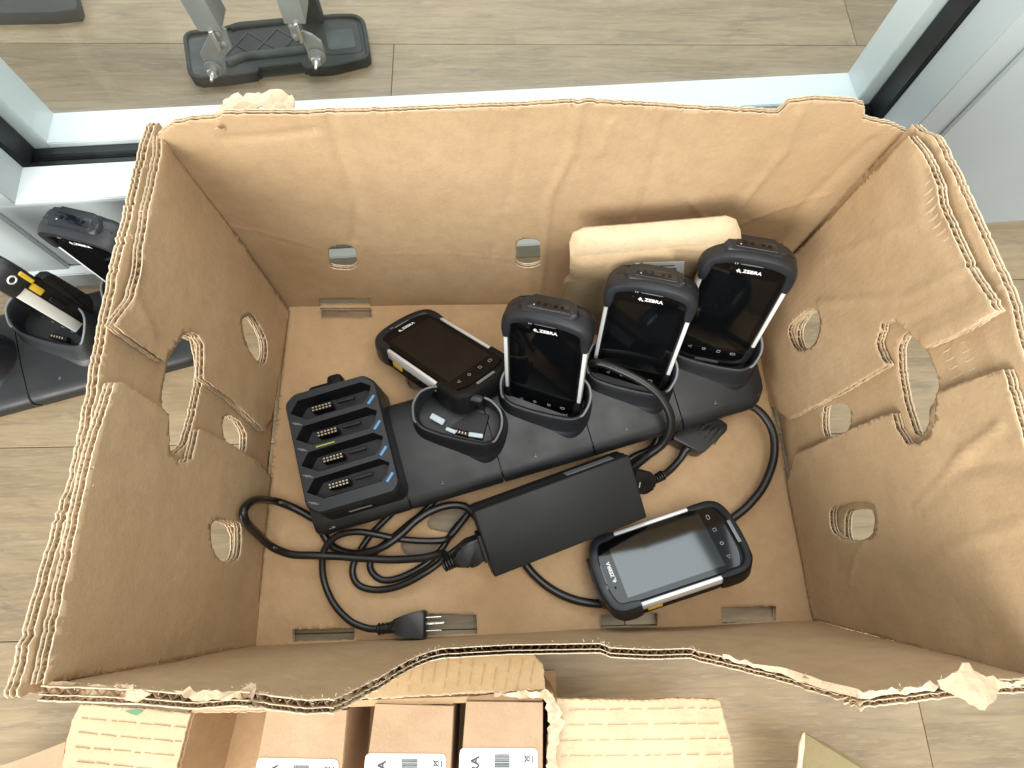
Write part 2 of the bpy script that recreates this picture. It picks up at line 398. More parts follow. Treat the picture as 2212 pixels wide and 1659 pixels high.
def wobble(s, t, seed=0, amp=.0009):
    h = np.zeros_like(np.asarray(s, float))
    for i, (a, b, c, d, _) in enumerate(WV): h += np.sin(a * s + c + seed) * np.sin(b * t + d + seed * 1.7) * 12 / (a + b)
    return h * amp
LT = .0007
def board(name, parent, pl, off, thick, outline, holes=(), m_in=None, m_out=None, disp=None, grid=.005, jag=.00035, pitch=.0072, media=2, seed=0, flute=True, amp=.0009, m_flute=None):
    dsp = lambda s, t: (disp(s, t) if disp else 0) + wobble(s, t, seed, amp)
    m_in = m_in or M_KX; m_out = m_out or M_OUT
    polys = [resample(outline, .0028, jag)] + [resample(h, .0025, jag * .8) for h in holes]
    arr = np.array(polys[0]); lo, hi = arr.min(0), arr.max(0)
    gx = np.arange(lo[0] + grid / 2, hi[0], grid); gy = np.arange(lo[1] + grid / 2, hi[1], grid)
    G = np.array(np.meshgrid(gx, gy)).reshape(2, -1).T; G = G + rng.uniform(-.2, .2, G.shape) * grid
    keep = inside_poly(G, polys[0])
    for h in polys[1:]: keep &= ~inside_poly(G, h)
    G = G[keep]
    pts = []; edges = []
    for p in polys:
        b = len(pts); pts += [Vector(q) for q in p]; edges += [(b + i, b + (i + 1) % len(p)) for i in range(len(p))]
    pts += [Vector(q) for q in G]
    vv, _, ff = delaunay_2d_cdt(pts, edges, [], 0, 1e-7)[:3]
    V = np.array([(q.x, q.y) for q in vv]); T = np.array([tuple(f) for f in ff if len(f) == 3])
    C = V[T].mean(1); k = inside_poly(C, polys[0])
    for h in polys[1:]: k &= ~inside_poly(C, h)
    T = T[k]
    # orientation: make (s,t) ccw map to +n
    sgn = 1 if np.cross(pl.u, pl.v).dot(pl.n) > 0 else -1
    e = {}
    for a, b, c in T:
        for x, y in ((a, b), (b, c), (c, a)): e[(x, y)] = 1
    bnd = [(x, y) for (x, y) in e if (y, x) not in e]
    d = dsp(V[:, 0], V[:, 1]); nv = len(V)
    verts = []; faces = []; mi = []
    def slab(n0, n1, mt, mb):
        base = len(verts)
        verts.extend(pl.P(V[:, 0], V[:, 1], d + n0)); verts.extend(pl.P(V[:, 0], V[:, 1], d + n1))
        for a, b, c in T:
            q = (a, b, c) if sgn > 0 else (a, c, b)
            faces.append([base + i for i in q]); mi.append(mt)
            faces.append([base + nv + i for i in q[::-1]]); mi.append(mb)
        for x, y in bnd:
            q = (x, x + nv, y + nv, y) if sgn > 0 else (x, y, y + nv, x + nv)
            faces.append([base + i for i in q]); mi.append(1)
    slab(off, off - LT, 0, 0); slab(off - thick + LT, off - thick, 2, 2)
    split = off - thick * .58
    if media == 2: slab(split + .00025, split - .00025, 0, 0)
    o = pyd(name, verts, faces, [m_in, M_EDGE, m_out], parent, smooth=False, mi=mi)
    # smooth the broad faces only
    o.data.polygons.foreach_set('use_smooth', [x != 1 for x in mi])
    if flute:
        fv = []; fc = []
        layers = [(off - LT, split + .00025, pitch, 0)] if media == 2 else [(off - LT, off - thick + LT, pitch, 0)]
        if media == 2: layers.append((split - .00025, off - thick + LT, pitch * .62, 1.1))
        for (na, nb, pt, ph) in layers:
            st = pt / 8; S = np.arange(lo[0] + 1e-5, hi[0], st)
            nS = nb + (na - nb) * (.5 - .5 * np.cos(2 * np.pi * S / pt + ph + .5 * np.sin(S * 37)))
            for i in range(len(S) - 1):
                sm = (S[i] + S[i + 1]) / 2; cr = []
                for p in polys:
                    a = np.array(p); b = np.roll(a, -1, 0); msk = (a[:, 0] > sm) != (b[:, 0] > sm)
                    if msk.any():
                        aa, bb = a[msk], b[msk]; cr += list(aa[:, 1] + (sm - aa[:, 0]) / (bb[:, 0] - aa[:, 0]) * (bb[:, 1] - aa[:, 1]))
                cr.sort()
                for j in range(0, len(cr) - 1, 2):
                    t0, t1 = cr[j] + .0002, cr[j + 1] - .0002 - rng.uniform(0, .0006)
                    if t1 - t0 < .001: continue
                    kk = max(1, int((t1 - t0) / .02)); tt = np.linspace(t0, t1, kk + 1); base = len(fv)
                    for q, sx in ((0, S[i]), (1, S[i + 1])):
                        fv.extend(pl.P(np.full(kk + 1, sx), tt, dsp(np.full(kk + 1, sx), tt) + nS[i + q]))
                    for z in range(kk): fc.append((base + z, base + z + 1, base + kk + 2 + z, base + kk + 1 + z))
        if fc: pyd('fluting', fv, fc, m_flute or M_FLUTE, o, smooth=True)
    return o

# ================================================================ the big carton
H = .3
fbl, fbr, ffl, ffr = at(630, 663, 0), at(1618, 650, 0), at(553, 1393, 0), at(1755, 1340, 0)
tbl, tbr, tfl, tfr = at(355, 285, H), at(1955, 292, H), at(92, 1478, H), at(2260, 1475, H)
carton = empty('open_carton', (0, 0, 0), label='large open brown corrugated carton holding the charging cradle, torn along its front rim', cat='cardboard box')
PB = Plane(fbl, fbr, (tbl + tbr) / 2); PLf = Plane(ffl, fbl, (tbl + tfl) / 2); PR = Plane(ffr, fbr, (tbr + tfr) / 2)
# --- back wall
B = lambda *L: [PB.px(x, y) for x, y in L]
back_out = [(PB.px(352, 288)[0] - .009, PB.px(352, 288)[1] - .006)] + B((354, 286), (361, 279), (375, 269), (397, 264), (464, 257), (480, 248), (560, 246), (640, 248), (674, 246), (878, 240), (1100, 232), (1255, 222), (1316, 227), (1400, 231), (1490, 239), (1600, 243), (1681, 246), (1690, 238), (1705, 223), (1762, 216), (1843, 221), (1867, 230), (1863, 258), (1924, 272), (1960, 288))
b_l, b_r = PB.px(630, 663), PB.px(1618, 650)
back_out = back_out + [(b_r[0] + .012, -.004), (b_l[0] - .010, -.004)]
def rr_px(f, x0, y0, x1, y1, r=.011, skew=0):
    q = [f(x0, y0), f(x1, y0), f(x1 + skew, y1), f(x0 + skew, y1)]; return round_poly(q, r, 5)
bh = [rr_px(PB.px, 708, 530, 768, 584, .014, 4), rr_px(PB.px, 1115, 515, 1168, 578, .014, 0)]
bh.append([PB.px(690, 645), PB.px(800, 645), (PB.px(800, 663)[0], -.01), (PB.px(690, 663)[0], -.01)])
bh[2] = [bh[2][0], bh[2][1], (bh[2][2][0], -.003), (bh[2][3][0], -.003)]
back_disp = ridge([
    (B((1252, 225), (1235, 330), (1185, 430), (1165, 660)), .0026, .006), (B((1252, 225), (1235, 330), (1185, 430), (1165, 660)), -.0008, .012),
    (B((1725, 240), (1690, 330), (1610, 430), (1570, 480)), .0024, .0055),
    (B((1440, 262), (1400, 400), (1370, 470)), -.0014, .005), (B((1320, 265), (1300, 330)), .0014, .004),
    (B((712, 250), (735, 340), (770, 440), (765, 520)), -.0018, .006), (B((780, 552), (950, 545), (1110, 560)), .0006, .002),
    (B((400, 470), (560, 500), (700, 540)), .0006, .002), (B((480, 300), (590, 292), (680, 280)), -.0016, .005),
    (B((1480, 420), (1560, 520)), .001, .003), (B((1880, 305), (1750, 430), (1650, 560)), -.0016, .008), (B((1790, 420), (1690, 450), (1560, 500)), .001, .003),
    (B((1130, 250), (1100, 420), (1060, 560)), -.0008, .006), (B((1550, 260), (1500, 420)), -.0012, .010)])
board('back_wall', carton, PB, 0, .0058, back_out, bh, M_KX, M_OUT, back_disp, grid=.0034, seed=1, amp=.0008)
# --- left wall: outer sheet in full, two inner flaps that leave a recessed band
L0 = -.0088
def LP(off, *pts): return [PLf.px(x, y, off) for x, y in pts]
sl = LP(L0, (553, 1393), (630, 663))
def hole(off, P, pts): return [tuple(q) for q in catmull([P.px(x, y, off) for x, y in pts], 5, True)]
handL = round_poly(LP(L0, (362, 782), (395, 722), (428, 735), (438, 790), (436, 830), (420, 905), (405, 960), (380, 982), (364, 968), (352, 905), (351, 850)), .004, 3)
lo_out = [(LP(L0, (330, 283))[0][0] + .014, LP(L0, (330, 283))[0][1] - .004)] + LP(L0, (330, 283), (305, 380), (262, 560), (232, 713), (205, 860), (170, 1042), (141, 1130), (98, 1283), (37, 1502)) + [(sl[0][0] - .012, -.003), (sl[1][0] + .012, -.003)]
lh = [handL, hole(L0, PLf, ((524, 690), (548, 690), (572, 735), (571, 777), (552, 777), (530, 735))),
      hole(L0, PLf, ((484, 903), (505, 901), (530, 930), (530, 972), (512, 976), (485, 945))),
      hole(L0, PLf, ((460, 1128), (498, 1132), (512, 1160), (508, 1205), (478, 1212), (458, 1180)))]
board('side_wall', carton, PLf, L0, .0075, lo_out, lh, M_KY, M_OUT, None, seed=2, amp=.0006, jag=.0006)
up_fl = LP(0, (354, 292), (352, 330), (320, 470), (300, 590), (283, 650), (275, 665), (246, 702), (300, 742), (358, 781), (397, 721), (412, 716), (430, 724), (442, 745), (441, 818), (500, 862), (572, 932), (588, 905)) + LP(0, (626, 672))
lsl = PLf.px(553, 1393)
h1 = [hole(0, PLf, ((520, 690), (545, 680), (575, 735), (573, 782), (552, 778), (528, 735)))]
dL = ridge([(LP(0, (300, 560), (290, 640), (330, 720)), .002, .006), (LP(0, (352, 300), (318, 450)), -.0015, .006), (LP(0, (400, 330), (520, 520), (640, 660)), .0015, .004)])
board('inner_flap', carton, PLf, 0, .0075, up_fl, h1, M_KY, M_OUT, dL, seed=3, amp=.001)
lo_fl = LP(0, (246, 828), (262, 824), (300, 850), (348, 880), (363, 895), (365, 950), (366, 976), (386, 1002), (415, 990), (432, 925), (500, 958), (560, 998), (585, 1030), (575, 1150), (560, 1330)) + LP(0, (555, 1385)) + [(lsl[0] - .001, .002)] + LP(0, (92, 1478), (160, 1180), (205, 960))
h2 = [hole(0, PLf, ((457, 1125), (512, 1128), (521, 1150), (516, 1205), (480, 1213), (456, 1180)))]
board('inner_flap', carton, PLf, 0, .0075, lo_fl, h2, M_KY, M_OUT, None, seed=4, amp=.001)
# --- right wall
def RP(off, *pts): return [PR.px(x, y, off) for x, y in pts]
slr = RP(L0, (1755, 1340), (1618, 650))
handR = round_poly(RP(L0, (1940, 752), (1952, 722), (1978, 712), (1992, 740), (2010, 770), (2031, 826), (2024, 860), (2010, 880), (2008, 915), (1993, 946), (1975, 935), (1955, 870), (1942, 805)), .004, 3)
ro_out = [(RP(L0, (1985, 287))[0][0] + .012, RP(L0, (1985, 287))[0][1] - .004)] + RP(L0, (1985, 287), (2000, 292), (2012, 320), (2045, 385), (2110, 526), (2150, 615), (2187, 700), (2235, 840), (2262, 1000), (2270, 1200), (2290, 1478)) + [(slr[0][0] - .004, -.003), (slr[1][0] + .012, -.003)]
rh = [handR, hole(L0, PR, ((1722, 715), (1742, 680), (1765, 672), (1770, 710), (1755, 748), (1730, 752))),
      hole(L0, PR, ((1778, 882), (1800, 875), (1832, 876), (1838, 910), (1825, 935), (1780, 942))),
      hole(L0, PR, ((1828, 1110), (1850, 1100), (1884, 1102), (1888, 1140), (1875, 1162), (1830, 1166)))]
board('side_wall', carton, PR, L0, .0075, ro_out, rh, M_KY, M_OUT, ridge([(RP(L0, (2060, 740), (2100, 860)), .0018, .004), (RP(L0, (2120, 690), (2160, 800)), .0018, .004), (RP(L0, (2010, 320), (2150, 640)), -.006, .03)]), seed=5, amp=.0009)
upR = RP(0, (1963, 292), (1985, 330), (2020, 400), (2026, 442), (2065, 534), (2084, 575), (2098, 595), (2152, 672), (2080, 715), (1998, 752), (1972, 728), (1950, 705), (1932, 690), (1905, 700), (1892, 740), (1905, 775), (1915, 789), (1820, 845), (1704, 905), (1667, 878)) + RP(0, (1655, 850), (1617, 652))
h3 = [hole(0, PR, ((1702, 712), (1730, 678), (1762, 668), (1772, 700), (1758, 745), (1720, 756)))]
dR = ridge([(RP(0, (1770, 755 - 100), (1960, 640), (2084, 583)), .0022, .005), (RP(0, (1960, 700), (2090, 640)), -.0016, .006), (RP(0, (1995, 730), (2150, 665)), .0016, .005), (RP(0, (1990, 330), (2010, 470), (2084, 583)), -.002, .01), (RP(0, (1780, 560), (1930, 500), (2000, 470)), .0012, .004)])
board('inner_flap', carton, PR, 0, .0075, upR, h3, M_KY, M_OUT, dR, seed=6, amp=.0008, grid=.0036)
loR = RP(0, (1716, 981), (1820, 935), (1900, 900), (1927, 893), (1935, 925), (1955, 958), (1985, 960), (2005, 945), (2019, 905), (2020, 850), (2090, 822), (2163, 799), (2175, 830), (2212, 956), (2240, 1130), (2262, 1300), (2262, 1475)) + RP(0, (1757, 1338), (1740, 1250), (1700, 1045))
h4 = [hole(0, PR, ((1796, 1100), (1830, 1085), (1875, 1085), (1890, 1105), (1886, 1160), (1840, 1168), (1800, 1150)))]
dR2 = ridge([(RP(0, (1975, 1100), (2045, 1020), (2080, 980), (2160, 920)), .0028, .005), (RP(0, (1975, 1100), (2045, 1020), (2130, 1000), (2230, 1000)), -.0024, .008), (RP(0, (1835, 1260), (1850, 1200), (1870, 1165)), .0016, .003),
             (RP(0, (2040, 1190), (2210, 1130)), .0014, .006), (RP(0, (1720, 1180), (1760, 1340)), .001, .004)])
board('inner_flap', carton, PR, 0, .0075, loR, h4, M_KY, M_OUT, dR2, seed=7, amp=.0008, grid=.0036)
# --- front wall, torn down in the middle; rim points carry their own height
rim = [(88, 1480, .300), (180, 1486, .300), (300, 1486, .297), (360, 1500, .292), (430, 1495, .296), (500, 1500, .296), (540, 1478, .302), (560, 1500, .292), (640, 1510, .29), (720, 1512, .285), (790, 1478, .235), (815, 1468, .225), (860, 1440, .19), (900, 1418, .163), (930, 1408, .150), (955, 1400, .148), (1100, 1394, .145), (1295, 1383, .142), (1318, 1398, .148), (1400, 1402, .15), (1490, 1398, .149), (1510, 1406, .155), (1600, 1428, .18), (1700, 1452, .21), (1800, 1480, .25), (1850, 1498, .276), (1950, 1486, .283), (2030, 1478, .288), (2100, 1470, .290), (2212, 1462, .293), (2292, 1480, .3)]
RW = np.array([at(x, y, z) for x, y, z in rim]); YF = -.2
yb = lambda x: np.interp(x, [ffl[0], ffr[0]], [ffl[1], ffr[1]])
lean = (RW[:, 1] - yb(RW[:, 0])) / RW[:, 2]
o_ = np.argsort(RW[:, 0]); LX, LV = RW[o_, 0], np.convolve(np.pad(lean[o_], 1, 'edge'), [.25, .5, .25], 'valid')
PF = Plane((0, YF, 0), (1, YF, 0), (0, YF, 1), (0, 0, .1))     # u = x, v = z, n = +y
def fdisp(s, t):
    y = yb(s) + np.interp(s, LX, LV) * t
    return (y - YF)
front_out = [(RW[i, 0], RW[i, 2]) for i in range(len(rim))] + [(ffr[0] + .002, -.003), (ffl[0] - .002, -.003)]
fr_holes = []
board('front_wall', carton, PF, 0, .008, front_out, fr_holes, M_KX, M_OUT, fdisp, seed=8, jag=.0008, pitch=.0075, amp=.0012)
# --- floor of the carton
PFl = Plane((0, 0, 0), (1, 0, 0), (0, 1, 0), (0, 0, 1))
Z = lambda *L: [tuple(at(x, y, 0)[:2]) for x, y in L]
fo = Z((630, 663), (1618, 650), (1755, 1340), (553, 1393)); fo = [(fo[0][0] - .004, fo[0][1] + .004), (fo[1][0] + .004, fo[1][1] + .004), (fo[2][0] + .004, fo[2][1] - .003), (fo[3][0] - .004, fo[3][1] - .003)]
fh = [Z((692, 665), (802, 665), (802, 685), (692, 685)), Z((632, 1360), (765, 1356), (765, 1382), (632, 1387)), Z((925, 1326), (1030, 1328), (1030, 1369), (922, 1373)), Z((1298, 1328), (1420, 1324), (1420, 1352), (1298, 1358)), Z((1558, 1312), (1676, 1309), (1676, 1341), (1558, 1346)),
      round_poly(Z((940, 1092), (1015, 1082), (1005, 1125), (985, 1155), (915, 1140)), .012), round_poly(Z((862, 1168), (960, 1162), (935, 1196), (870, 1198)), .01), round_poly(Z((872, 795), (912, 800), (915, 840), (885, 842)), .01)]
fdp = ridge([(Z((785, 690), (790, 1380)), -.0009, .003), (Z((557, 1300), (625, 1330), (632, 1370)), .0013, .003), (Z((1000, 690), (1030, 1360)), .0006, .004), (Z((1290, 1190), (1296, 1350)), -.0009, .003), (Z((1424, 1200), (1430, 1350)), -.0009, .003), (Z((1546, 1280), (1552, 1345)), -.0008, .003), (Z((692, 683), (700, 790)), -.0008, .003), (Z((802, 683), (806, 790)), -.0008, .003), (Z((640, 690), (600, 1000), (572, 1380)), -.0010, .004)])
board('floor_panel', carton, PFl, 0, .007, fo, fh, M_KF, M_KX, fdp, seed=9, flute=False, media=1, amp=.0007)
# torn, crumpled tabs on the rim
M_TORN = kraft('torn_white_paper', (.62, .53, .40), (.74, .66, .53), None, .2)
def crumple(name, poly, z, mt, parent, amp=.004, grid=.0035, seed=0, drop=None, thick=.0008, freq=160):
    """wrinkled ply of liner paper; poly in pixels at height z"""
    P = [tuple(at(q[0], q[1], q[2] if len(q) > 2 else z)[:2]) for q in poly]; pp = resample(P, .003, .0008); arr = np.array(pp); lo, hi = arr.min(0), arr.max(0)
    G = np.array(np.meshgrid(np.arange(lo[0], hi[0], grid), np.arange(lo[1], hi[1], grid))).reshape(2, -1).T; G = G + rng.uniform(-.3, .3, G.shape) * grid
    G = G[inside_poly(G, pp)]; pts = [Vector(q) for q in pp] + [Vector(q) for q in G]
    vv, _, ff = delaunay_2d_cdt(pts, [(i, (i + 1) % len(pp)) for i in range(len(pp))], [], 0, 1e-7)[:3]
    V = np.array([(q.x, q.y) for q in vv]); T = np.array([tuple(f) for f in ff]); T = T[inside_poly(V[T].mean(1), pp)]
    a = rng.uniform(0, 6, 6); x, y = V[:, 0], V[:, 1]
    h = np.abs(np.sin(x * freq + a[0] + 2 * np.sin(y * freq * .6 + a[1]))) * .6 + np.abs(np.sin((x * .6 - y) * freq * 1.3 + a[2])) * .5 + rng.rand(len(V)) * .25
    zz = z + amp * (h - .6) + (drop(x, y) if drop else 0)
    top = np.column_stack([x, y, zz]); bot = top - [0, 0, thick]; n = len(V)
    fs = [tuple(f) for f in T] + [tuple(f[::-1] + n) for f in T]
    e = {(f[i], f[(i + 1) % 3]) for f in T for i in range(3)}
    fs += [(i, i + n, j + n, j) for i, j in e if (j, i) not in e]
    return pyd(name, np.vstack([top, bot]), fs, mt, parent)
cy = at(560, 240, H)[1]
crumple('torn_flap', ((466, 262), (470, 238), (492, 208), (560, 203), (632, 203), (640, 228), (646, 250), (600, 246), (560, 244), (520, 250), (490, 268), (478, 285), (470, 280)), H + .010, M_EDGE, carton, .010, freq=130)
crumple('torn_flap', ((2025, 1469), (2055, 1454), (2074, 1435), (2094, 1434), (2118, 1454), (2177, 1484), (2150, 1508), (2124, 1534), (2080, 1510), (2040, 1490)), H + .002, M_FLUTE, carton, .006, freq=90)
rzx = lambda X: np.interp(X, RW[o_, 0], RW[o_, 2])
zr = lambda px_: np.interp(px_, [r[0] for r in rim], [r[2] for r in rim])
st = [(x, y, zr(x)) for x, y in ((1560, 1414), (1650, 1434), (1720, 1450), (1800, 1474), (1862, 1492), (1950, 1484), (2020, 1476), (2025, 1488), (1950, 1496), (1862, 1508), (1780, 1484), (1700, 1462), (1640, 1444), (1560, 1422))]
crumple('torn_flap', st, .25, M_EDGE, carton, .003, freq=200, drop=lambda x, y: rzx(x) - .25 + .001)
crumple('torn_flap', ((2160, 1472), (2240, 1466), (2240, 1478), (2165, 1484)), H, M_EDGE, carton, .004, freq=160)
crumple('torn_flap', ((105, 1470), (190, 1478), (290, 1480), (340, 1500), (300, 1512), (190, 1506), (110, 1500)), H - .006, M_FLUTE, carton, .006, freq=140)
crumple('torn_flap', ((380, 1490), (420, 1488), (480, 1496), (520, 1492), (545, 1472), (562, 1488), (548, 1508), (480, 1514), (400, 1508)), H - .004, M_FLUTE, carton, .006, freq=170)
crumple('torn_flap', ((1840, 222), (1866, 224), (1868, 250), (1858, 264), (1845, 250)), H + .002, M_EDGE, carton, .005, freq=190)
# loose paper fibres along the cut rims
def fibres(name, segs, n, parent):
    V = []; Fc = []
    for _ in range(n):
        (a, b) = segs[rng.randint(len(segs))]; t = rng.rand(); p = np.array(a) * (1 - t) + np.array(b) * t + rng.normal(0, .0012, 3)
        d = rng.normal(0, 1, 3); d[2] = abs(d[2]) * .6; d /= np.linalg.norm(d); L = rng.uniform(.0008, .0026); w_ = .00018
        sd = np.cross(d, rng.normal(0, 1, 3)); sd /= np.linalg.norm(sd); q = p + d * L * .5 + rng.normal(0, .0006, 3); e = p + d * L; b0 = len(V)
        V += [p - sd * w_, p + sd * w_, q - sd * w_, q + sd * w_, e]
        Fc += [(b0, b0 + 1, b0 + 3, b0 + 2), (b0 + 2, b0 + 3, b0 + 4)]
    return tag(pyd(name, V, Fc, M_EDGE, parent), kind='stuff')
def segz(off, *p): q = [at(x, y, z) for x, y, z in p]; return [(q[i], q[i + 1]) for i in range(len(q) - 1)]
sg = segz(0, *[(x, y, z) for x, y, z in rim]) + segz(0, (357, 290, H), (246, 702, H)) + segz(0, (240, 830, H), (100, 1478, H)) + segz(0, (330, 283, H), (195, 860, H)) + segz(0, (195, 860, H), (30, 1502, H)) + segz(0, (361, 279, H), (1255, 222, H)) + segz(0, (1255, 222, H), (1960, 288, H)) + segz(0, (2000, 292, H), (2187, 700, H)) + segz(0, (1985, 330, H), (2152, 672, H))
fibres('loose_fibres', sg, 700, carton)

# ================================================================ charging devices
def device(name='handheld_scanner'):
    t = empty(name)
    # housing
    ol = round_poly([(-.0395, -.072), (-.030, -.0795), (.030, -.0795), (.0395, -.072), (.0405, -.03), (.0405, .05), (.0395, .070), (.026, .079), (-.026, .079), (-.0395, .070), (-.0405, .05), (-.0405, -.03)], .006, 3)
    prism('housing', ol, -.027, -.0015, BODYM, t, .0015)
    # glass with a bowed top edge
    gl = catmull([(-.0365, .063), (-.030, .0695), (-.015, .0722), (0, .073), (.015, .0722), (.030, .0695), (.0365, .063)], 4) + [(.0368, -.055)] + catmull([(.0355, -.062), (.022, -.0675), (0, -.0685), (-.022, -.0675), (-.0355, -.062)], 4) + [(-.0368, -.055)]
    prism('screen_glass', [tuple(p[:2]) for p in gl], -.0018, .0004, GLASS, t, .0004, 1)
    prism('display', [(-.0305, -.049), (.0305, -.049), (.0305, .055), (-.0305, .055)], .00042, .00050, DISP, t)
    # bumpers: swept rim
    def bumper(nm, path, prof, m):
        Q = catmull(path, 5); n = len(Q); V = []; Fc = []; k = len(prof)
        for i in range(n):
            a = Q[max(i - 1, 0)]; b = Q[min(i + 1, n - 1)]; d = (b - a) / np.linalg.norm(b - a); nr = np.array([d[1], -d[0]])
            if nr.dot(Q[i] - np.array([0, Q[i][1] * .55])) < 0: nr = -nr
            s = min(1, .72 + .28 * min(i, n - 1 - i) / 4)
            for r, z in prof: V.append((Q[i][0] + nr[0] * r * s, Q[i][1] + nr[1] * r * s, z * (s * .15 + .85)))
        for i in range(n - 1):
            for j in range(k): Fc.append((i * k + j, i * k + (j + 1) % k, (i + 1) * k + (j + 1) % k, (i + 1) * k + j))
        Fc.append(tuple(range(k))); Fc.append(tuple((n - 1) * k + j for j in range(k))[::-1])
        bm = bmesh.new(); me = bpy.data.meshes.new('x'); me.from_pydata(V, [], Fc); bm.from_mesh(me); bpy.data.meshes.remove(me)
        return bm_obj(nm, bm, m, t, smooth=True)
    prof = [(-.0068, .0002), (-.0055, .0019), (-.0015, .0026), (.0016, .0020), (.0034, -.0010), (.0042, -.006), (.0040, -.0205), (.0028, -.0248), (.0004, -.0272), (-.0080, -.0278), (-.0080, -.010)]
    bumper('top_bumper', [(-.0408, .0445), (-.0410, .055), (-.0398, .0645), (-.0345, .0712), (-.024, .0750), (-.012, .0768), (0, .0772), (.012, .0768), (.024, .0750), (.0345, .0712), (.0398, .0645), (.0410, .055), (.0408, .0445)], prof, RUB)
    prof2 = [(-.0058, .0001), (-.0045, .0012), (-.0015, .0016), (.0014, .0010), (.0026, -.001), (.0030, -.006), (.0030, -.022), (.0020, -.0265), (-.004, -.0285), (-.0070, -.0285), (-.0070, -.010)]
    bumper('bottom_bumper', [(-.0408, -.0405), (-.0408, -.052), (-.0398, -.064), (-.0345, -.0722), (-.022, -.0768), (0, -.0782), (.022, -.0768), (.0345, -.0722), (.0398, -.064), (.0408, -.052), (.0408, -.0405)], prof2, BODYM)
    # scan head on the top end: chamfered block with sunk window
    MT = Matrix(((1, 0, 0, 0), (0, 0, 1, 0), (0, -1, 0, 0), (0, 0, 0, 1)))   # local poly (x, -z) extruded along +y
    bm = bmesh.new(); prism_bm(bm, round_poly([(-.030, .0035), (.030, .0035), (.034, .013), (.025, .0285), (-.025, .0285), (-.034, .013)], .005, 3), .068, .0826, .0034, 3, MT, taper=.84)
    bm_obj('scan_head', bm, RUB, t, smooth=True)
    bm = bmesh.new(); prism_bm(bm, round_poly([(-.0215, .0080), (.0215, .0080), (.0185, .0200), (-.0185, .0200)], .002, 3), .0820, .0831, .0004, 1, MT, taper=.96)
    wd = bm_obj('scan_window', bm, SCAN, t, smooth=True)
    bm = bmesh.new()
    for x in (-.011, -.004, .006, .012):
        prism_bm(bm, [(x - .0016, .0125), (x + .0016, .0125), (x + .0016, .0162), (x - .0016, .0162)], .0830, .0833, 0, 1, MT)
    bm_obj('lens', bm, GLASS, wd)
    prism_bm(bm := bmesh.new(), [(-.0145 + .0008 * math.cos(a), .0115 + .0008 * math.sin(a)) for a in np.linspace(0, 2 * math.pi, 9)[:-1]], .0830, .0834, 0, 1, MT); bm_obj('indicator_lamp', bm, GREYP, wd)
    for sx in (-1, 1):
        Ms = Matrix.Translation((sx * .0325, .0762, -.014)) @ Matrix.Rotation(-sx * R_(24), 4, 'Z')
        box('slot', (.0085, .0018, .0022), (0, 0, 0), DARK, t, .0003, 1, Ms)
        # silver side rails with buttons
        bm = bmesh.new(); box_bm(bm, (.0042, .0885, .0125), (sx * .0402, .0025, -.0062), .0013, 2); bm_obj('side_rail', bm, SILV, t, smooth=True)
        box('trigger_button', (.0024, .016, .0075), (sx * .0406, .031, -.0175), YEL, t, .001, 2)
        box('side_key', (.0024, .022, .0055), (sx * .0412, .002, -.0172), BODYM, t, .0008, 1)
    # speaker slot, sensors
    box('earpiece', (.021, .0015, .0008), (0, .0706, .0009), GREYEDGE, t, .0003, 1)  # grey tone paints in the reflection on the slot
    bm = bmesh.new(); prism_bm(bm, [(-.0165 + .0013 * math.cos(a), .0633 + .0013 * math.sin(a)) for a in np.linspace(0, 2 * math.pi, 13)[:-1]], .0004, .0007); bm_obj('front_lens', bm, BODYM, t)
    for x in (-.0155, -.0135): box('led_slot', (.0006, .0018, .0004), (x, .0712, .0021), GREYP, t)
    # writing on the glass
    text_obj('brand_text', 'ZEBRA', .0052, WHITEP, t, Matrix.Translation((.0032, .0618, .00055)), bold=.00014, sx=1.12)
    bm = bmesh.new()
    for (x, y0, y1, wq) in ((-.0112, .0606, .0624, .0008), (-.0100, .0594, .0640, .0010), (-.0088, .0600, .0632, .0009), (-.0077, .0592, .0612, .0008)):
        prism_bm(bm, [(x - wq / 2, y0 + .0006), (x + wq / 2, y0), (x + wq / 2, y1), (x - wq / 2, y1 - .0006)], .0005, .0007)
    prism_bm(bm, [(-.0070, .0594), (-.0063, .0594), (-.0063, .0601), (-.0070, .0601)], .0005, .0007)
    bm_obj('brand_emblem', bm, WHITEP, t)
    def ring(nm, pts, wq=.0004):
        n = len(pts); c = np.mean(pts, 0); V = []; Fc = []
        for z in (.0005, .0007):
            for p in pts:
                p = np.array(p); d = p - c; d = d / np.linalg.norm(d); V.append((*(p + d * wq / 2), z)); V.append((*(p - d * wq / 2), z))
        for i in range(n):
            j = (i + 1) % n; a, b, c_, d_ = 2 * i, 2 * i + 1, 2 * j + 1, 2 * j
            o = 2 * n
            Fc += [(o + a, o + d_, o + c_, o + b), (a, d_, o + d_, o + a), (b, o + b, o + c_, c_)]
        pyd(nm, V, Fc, GREYP, t)
    yq = -.0562; cir = lambda cx, rx, ry, n=14: [(cx + rx * math.cos(2 * math.pi * i / n), yq + ry * math.sin(2 * math.pi * i / n)) for i in range(n)]
    ring('nav_icon', [(-.0218, yq + .0019), (-.0252, yq), (-.0218, yq - .0019)])
    ring('nav_icon', cir(-.0080, .0016, .0016)); ring('nav_icon', [(.0065, yq - .0016), (.0097, yq - .0016), (.0097, yq + .0016), (.0065, yq + .0016)])
    ring('nav_icon', round_poly([(.0210, yq - .0015), (.0260, yq - .0015), (.0260, yq + .0015), (.0210, yq + .0015)], .0014, 3))
    box('microphone_grille', (.026, .0035, .0004), (0, -.0735, .0014), GREYEDGE, t, .0001, 1)
    return t
GD = 'rugged handheld scanners'
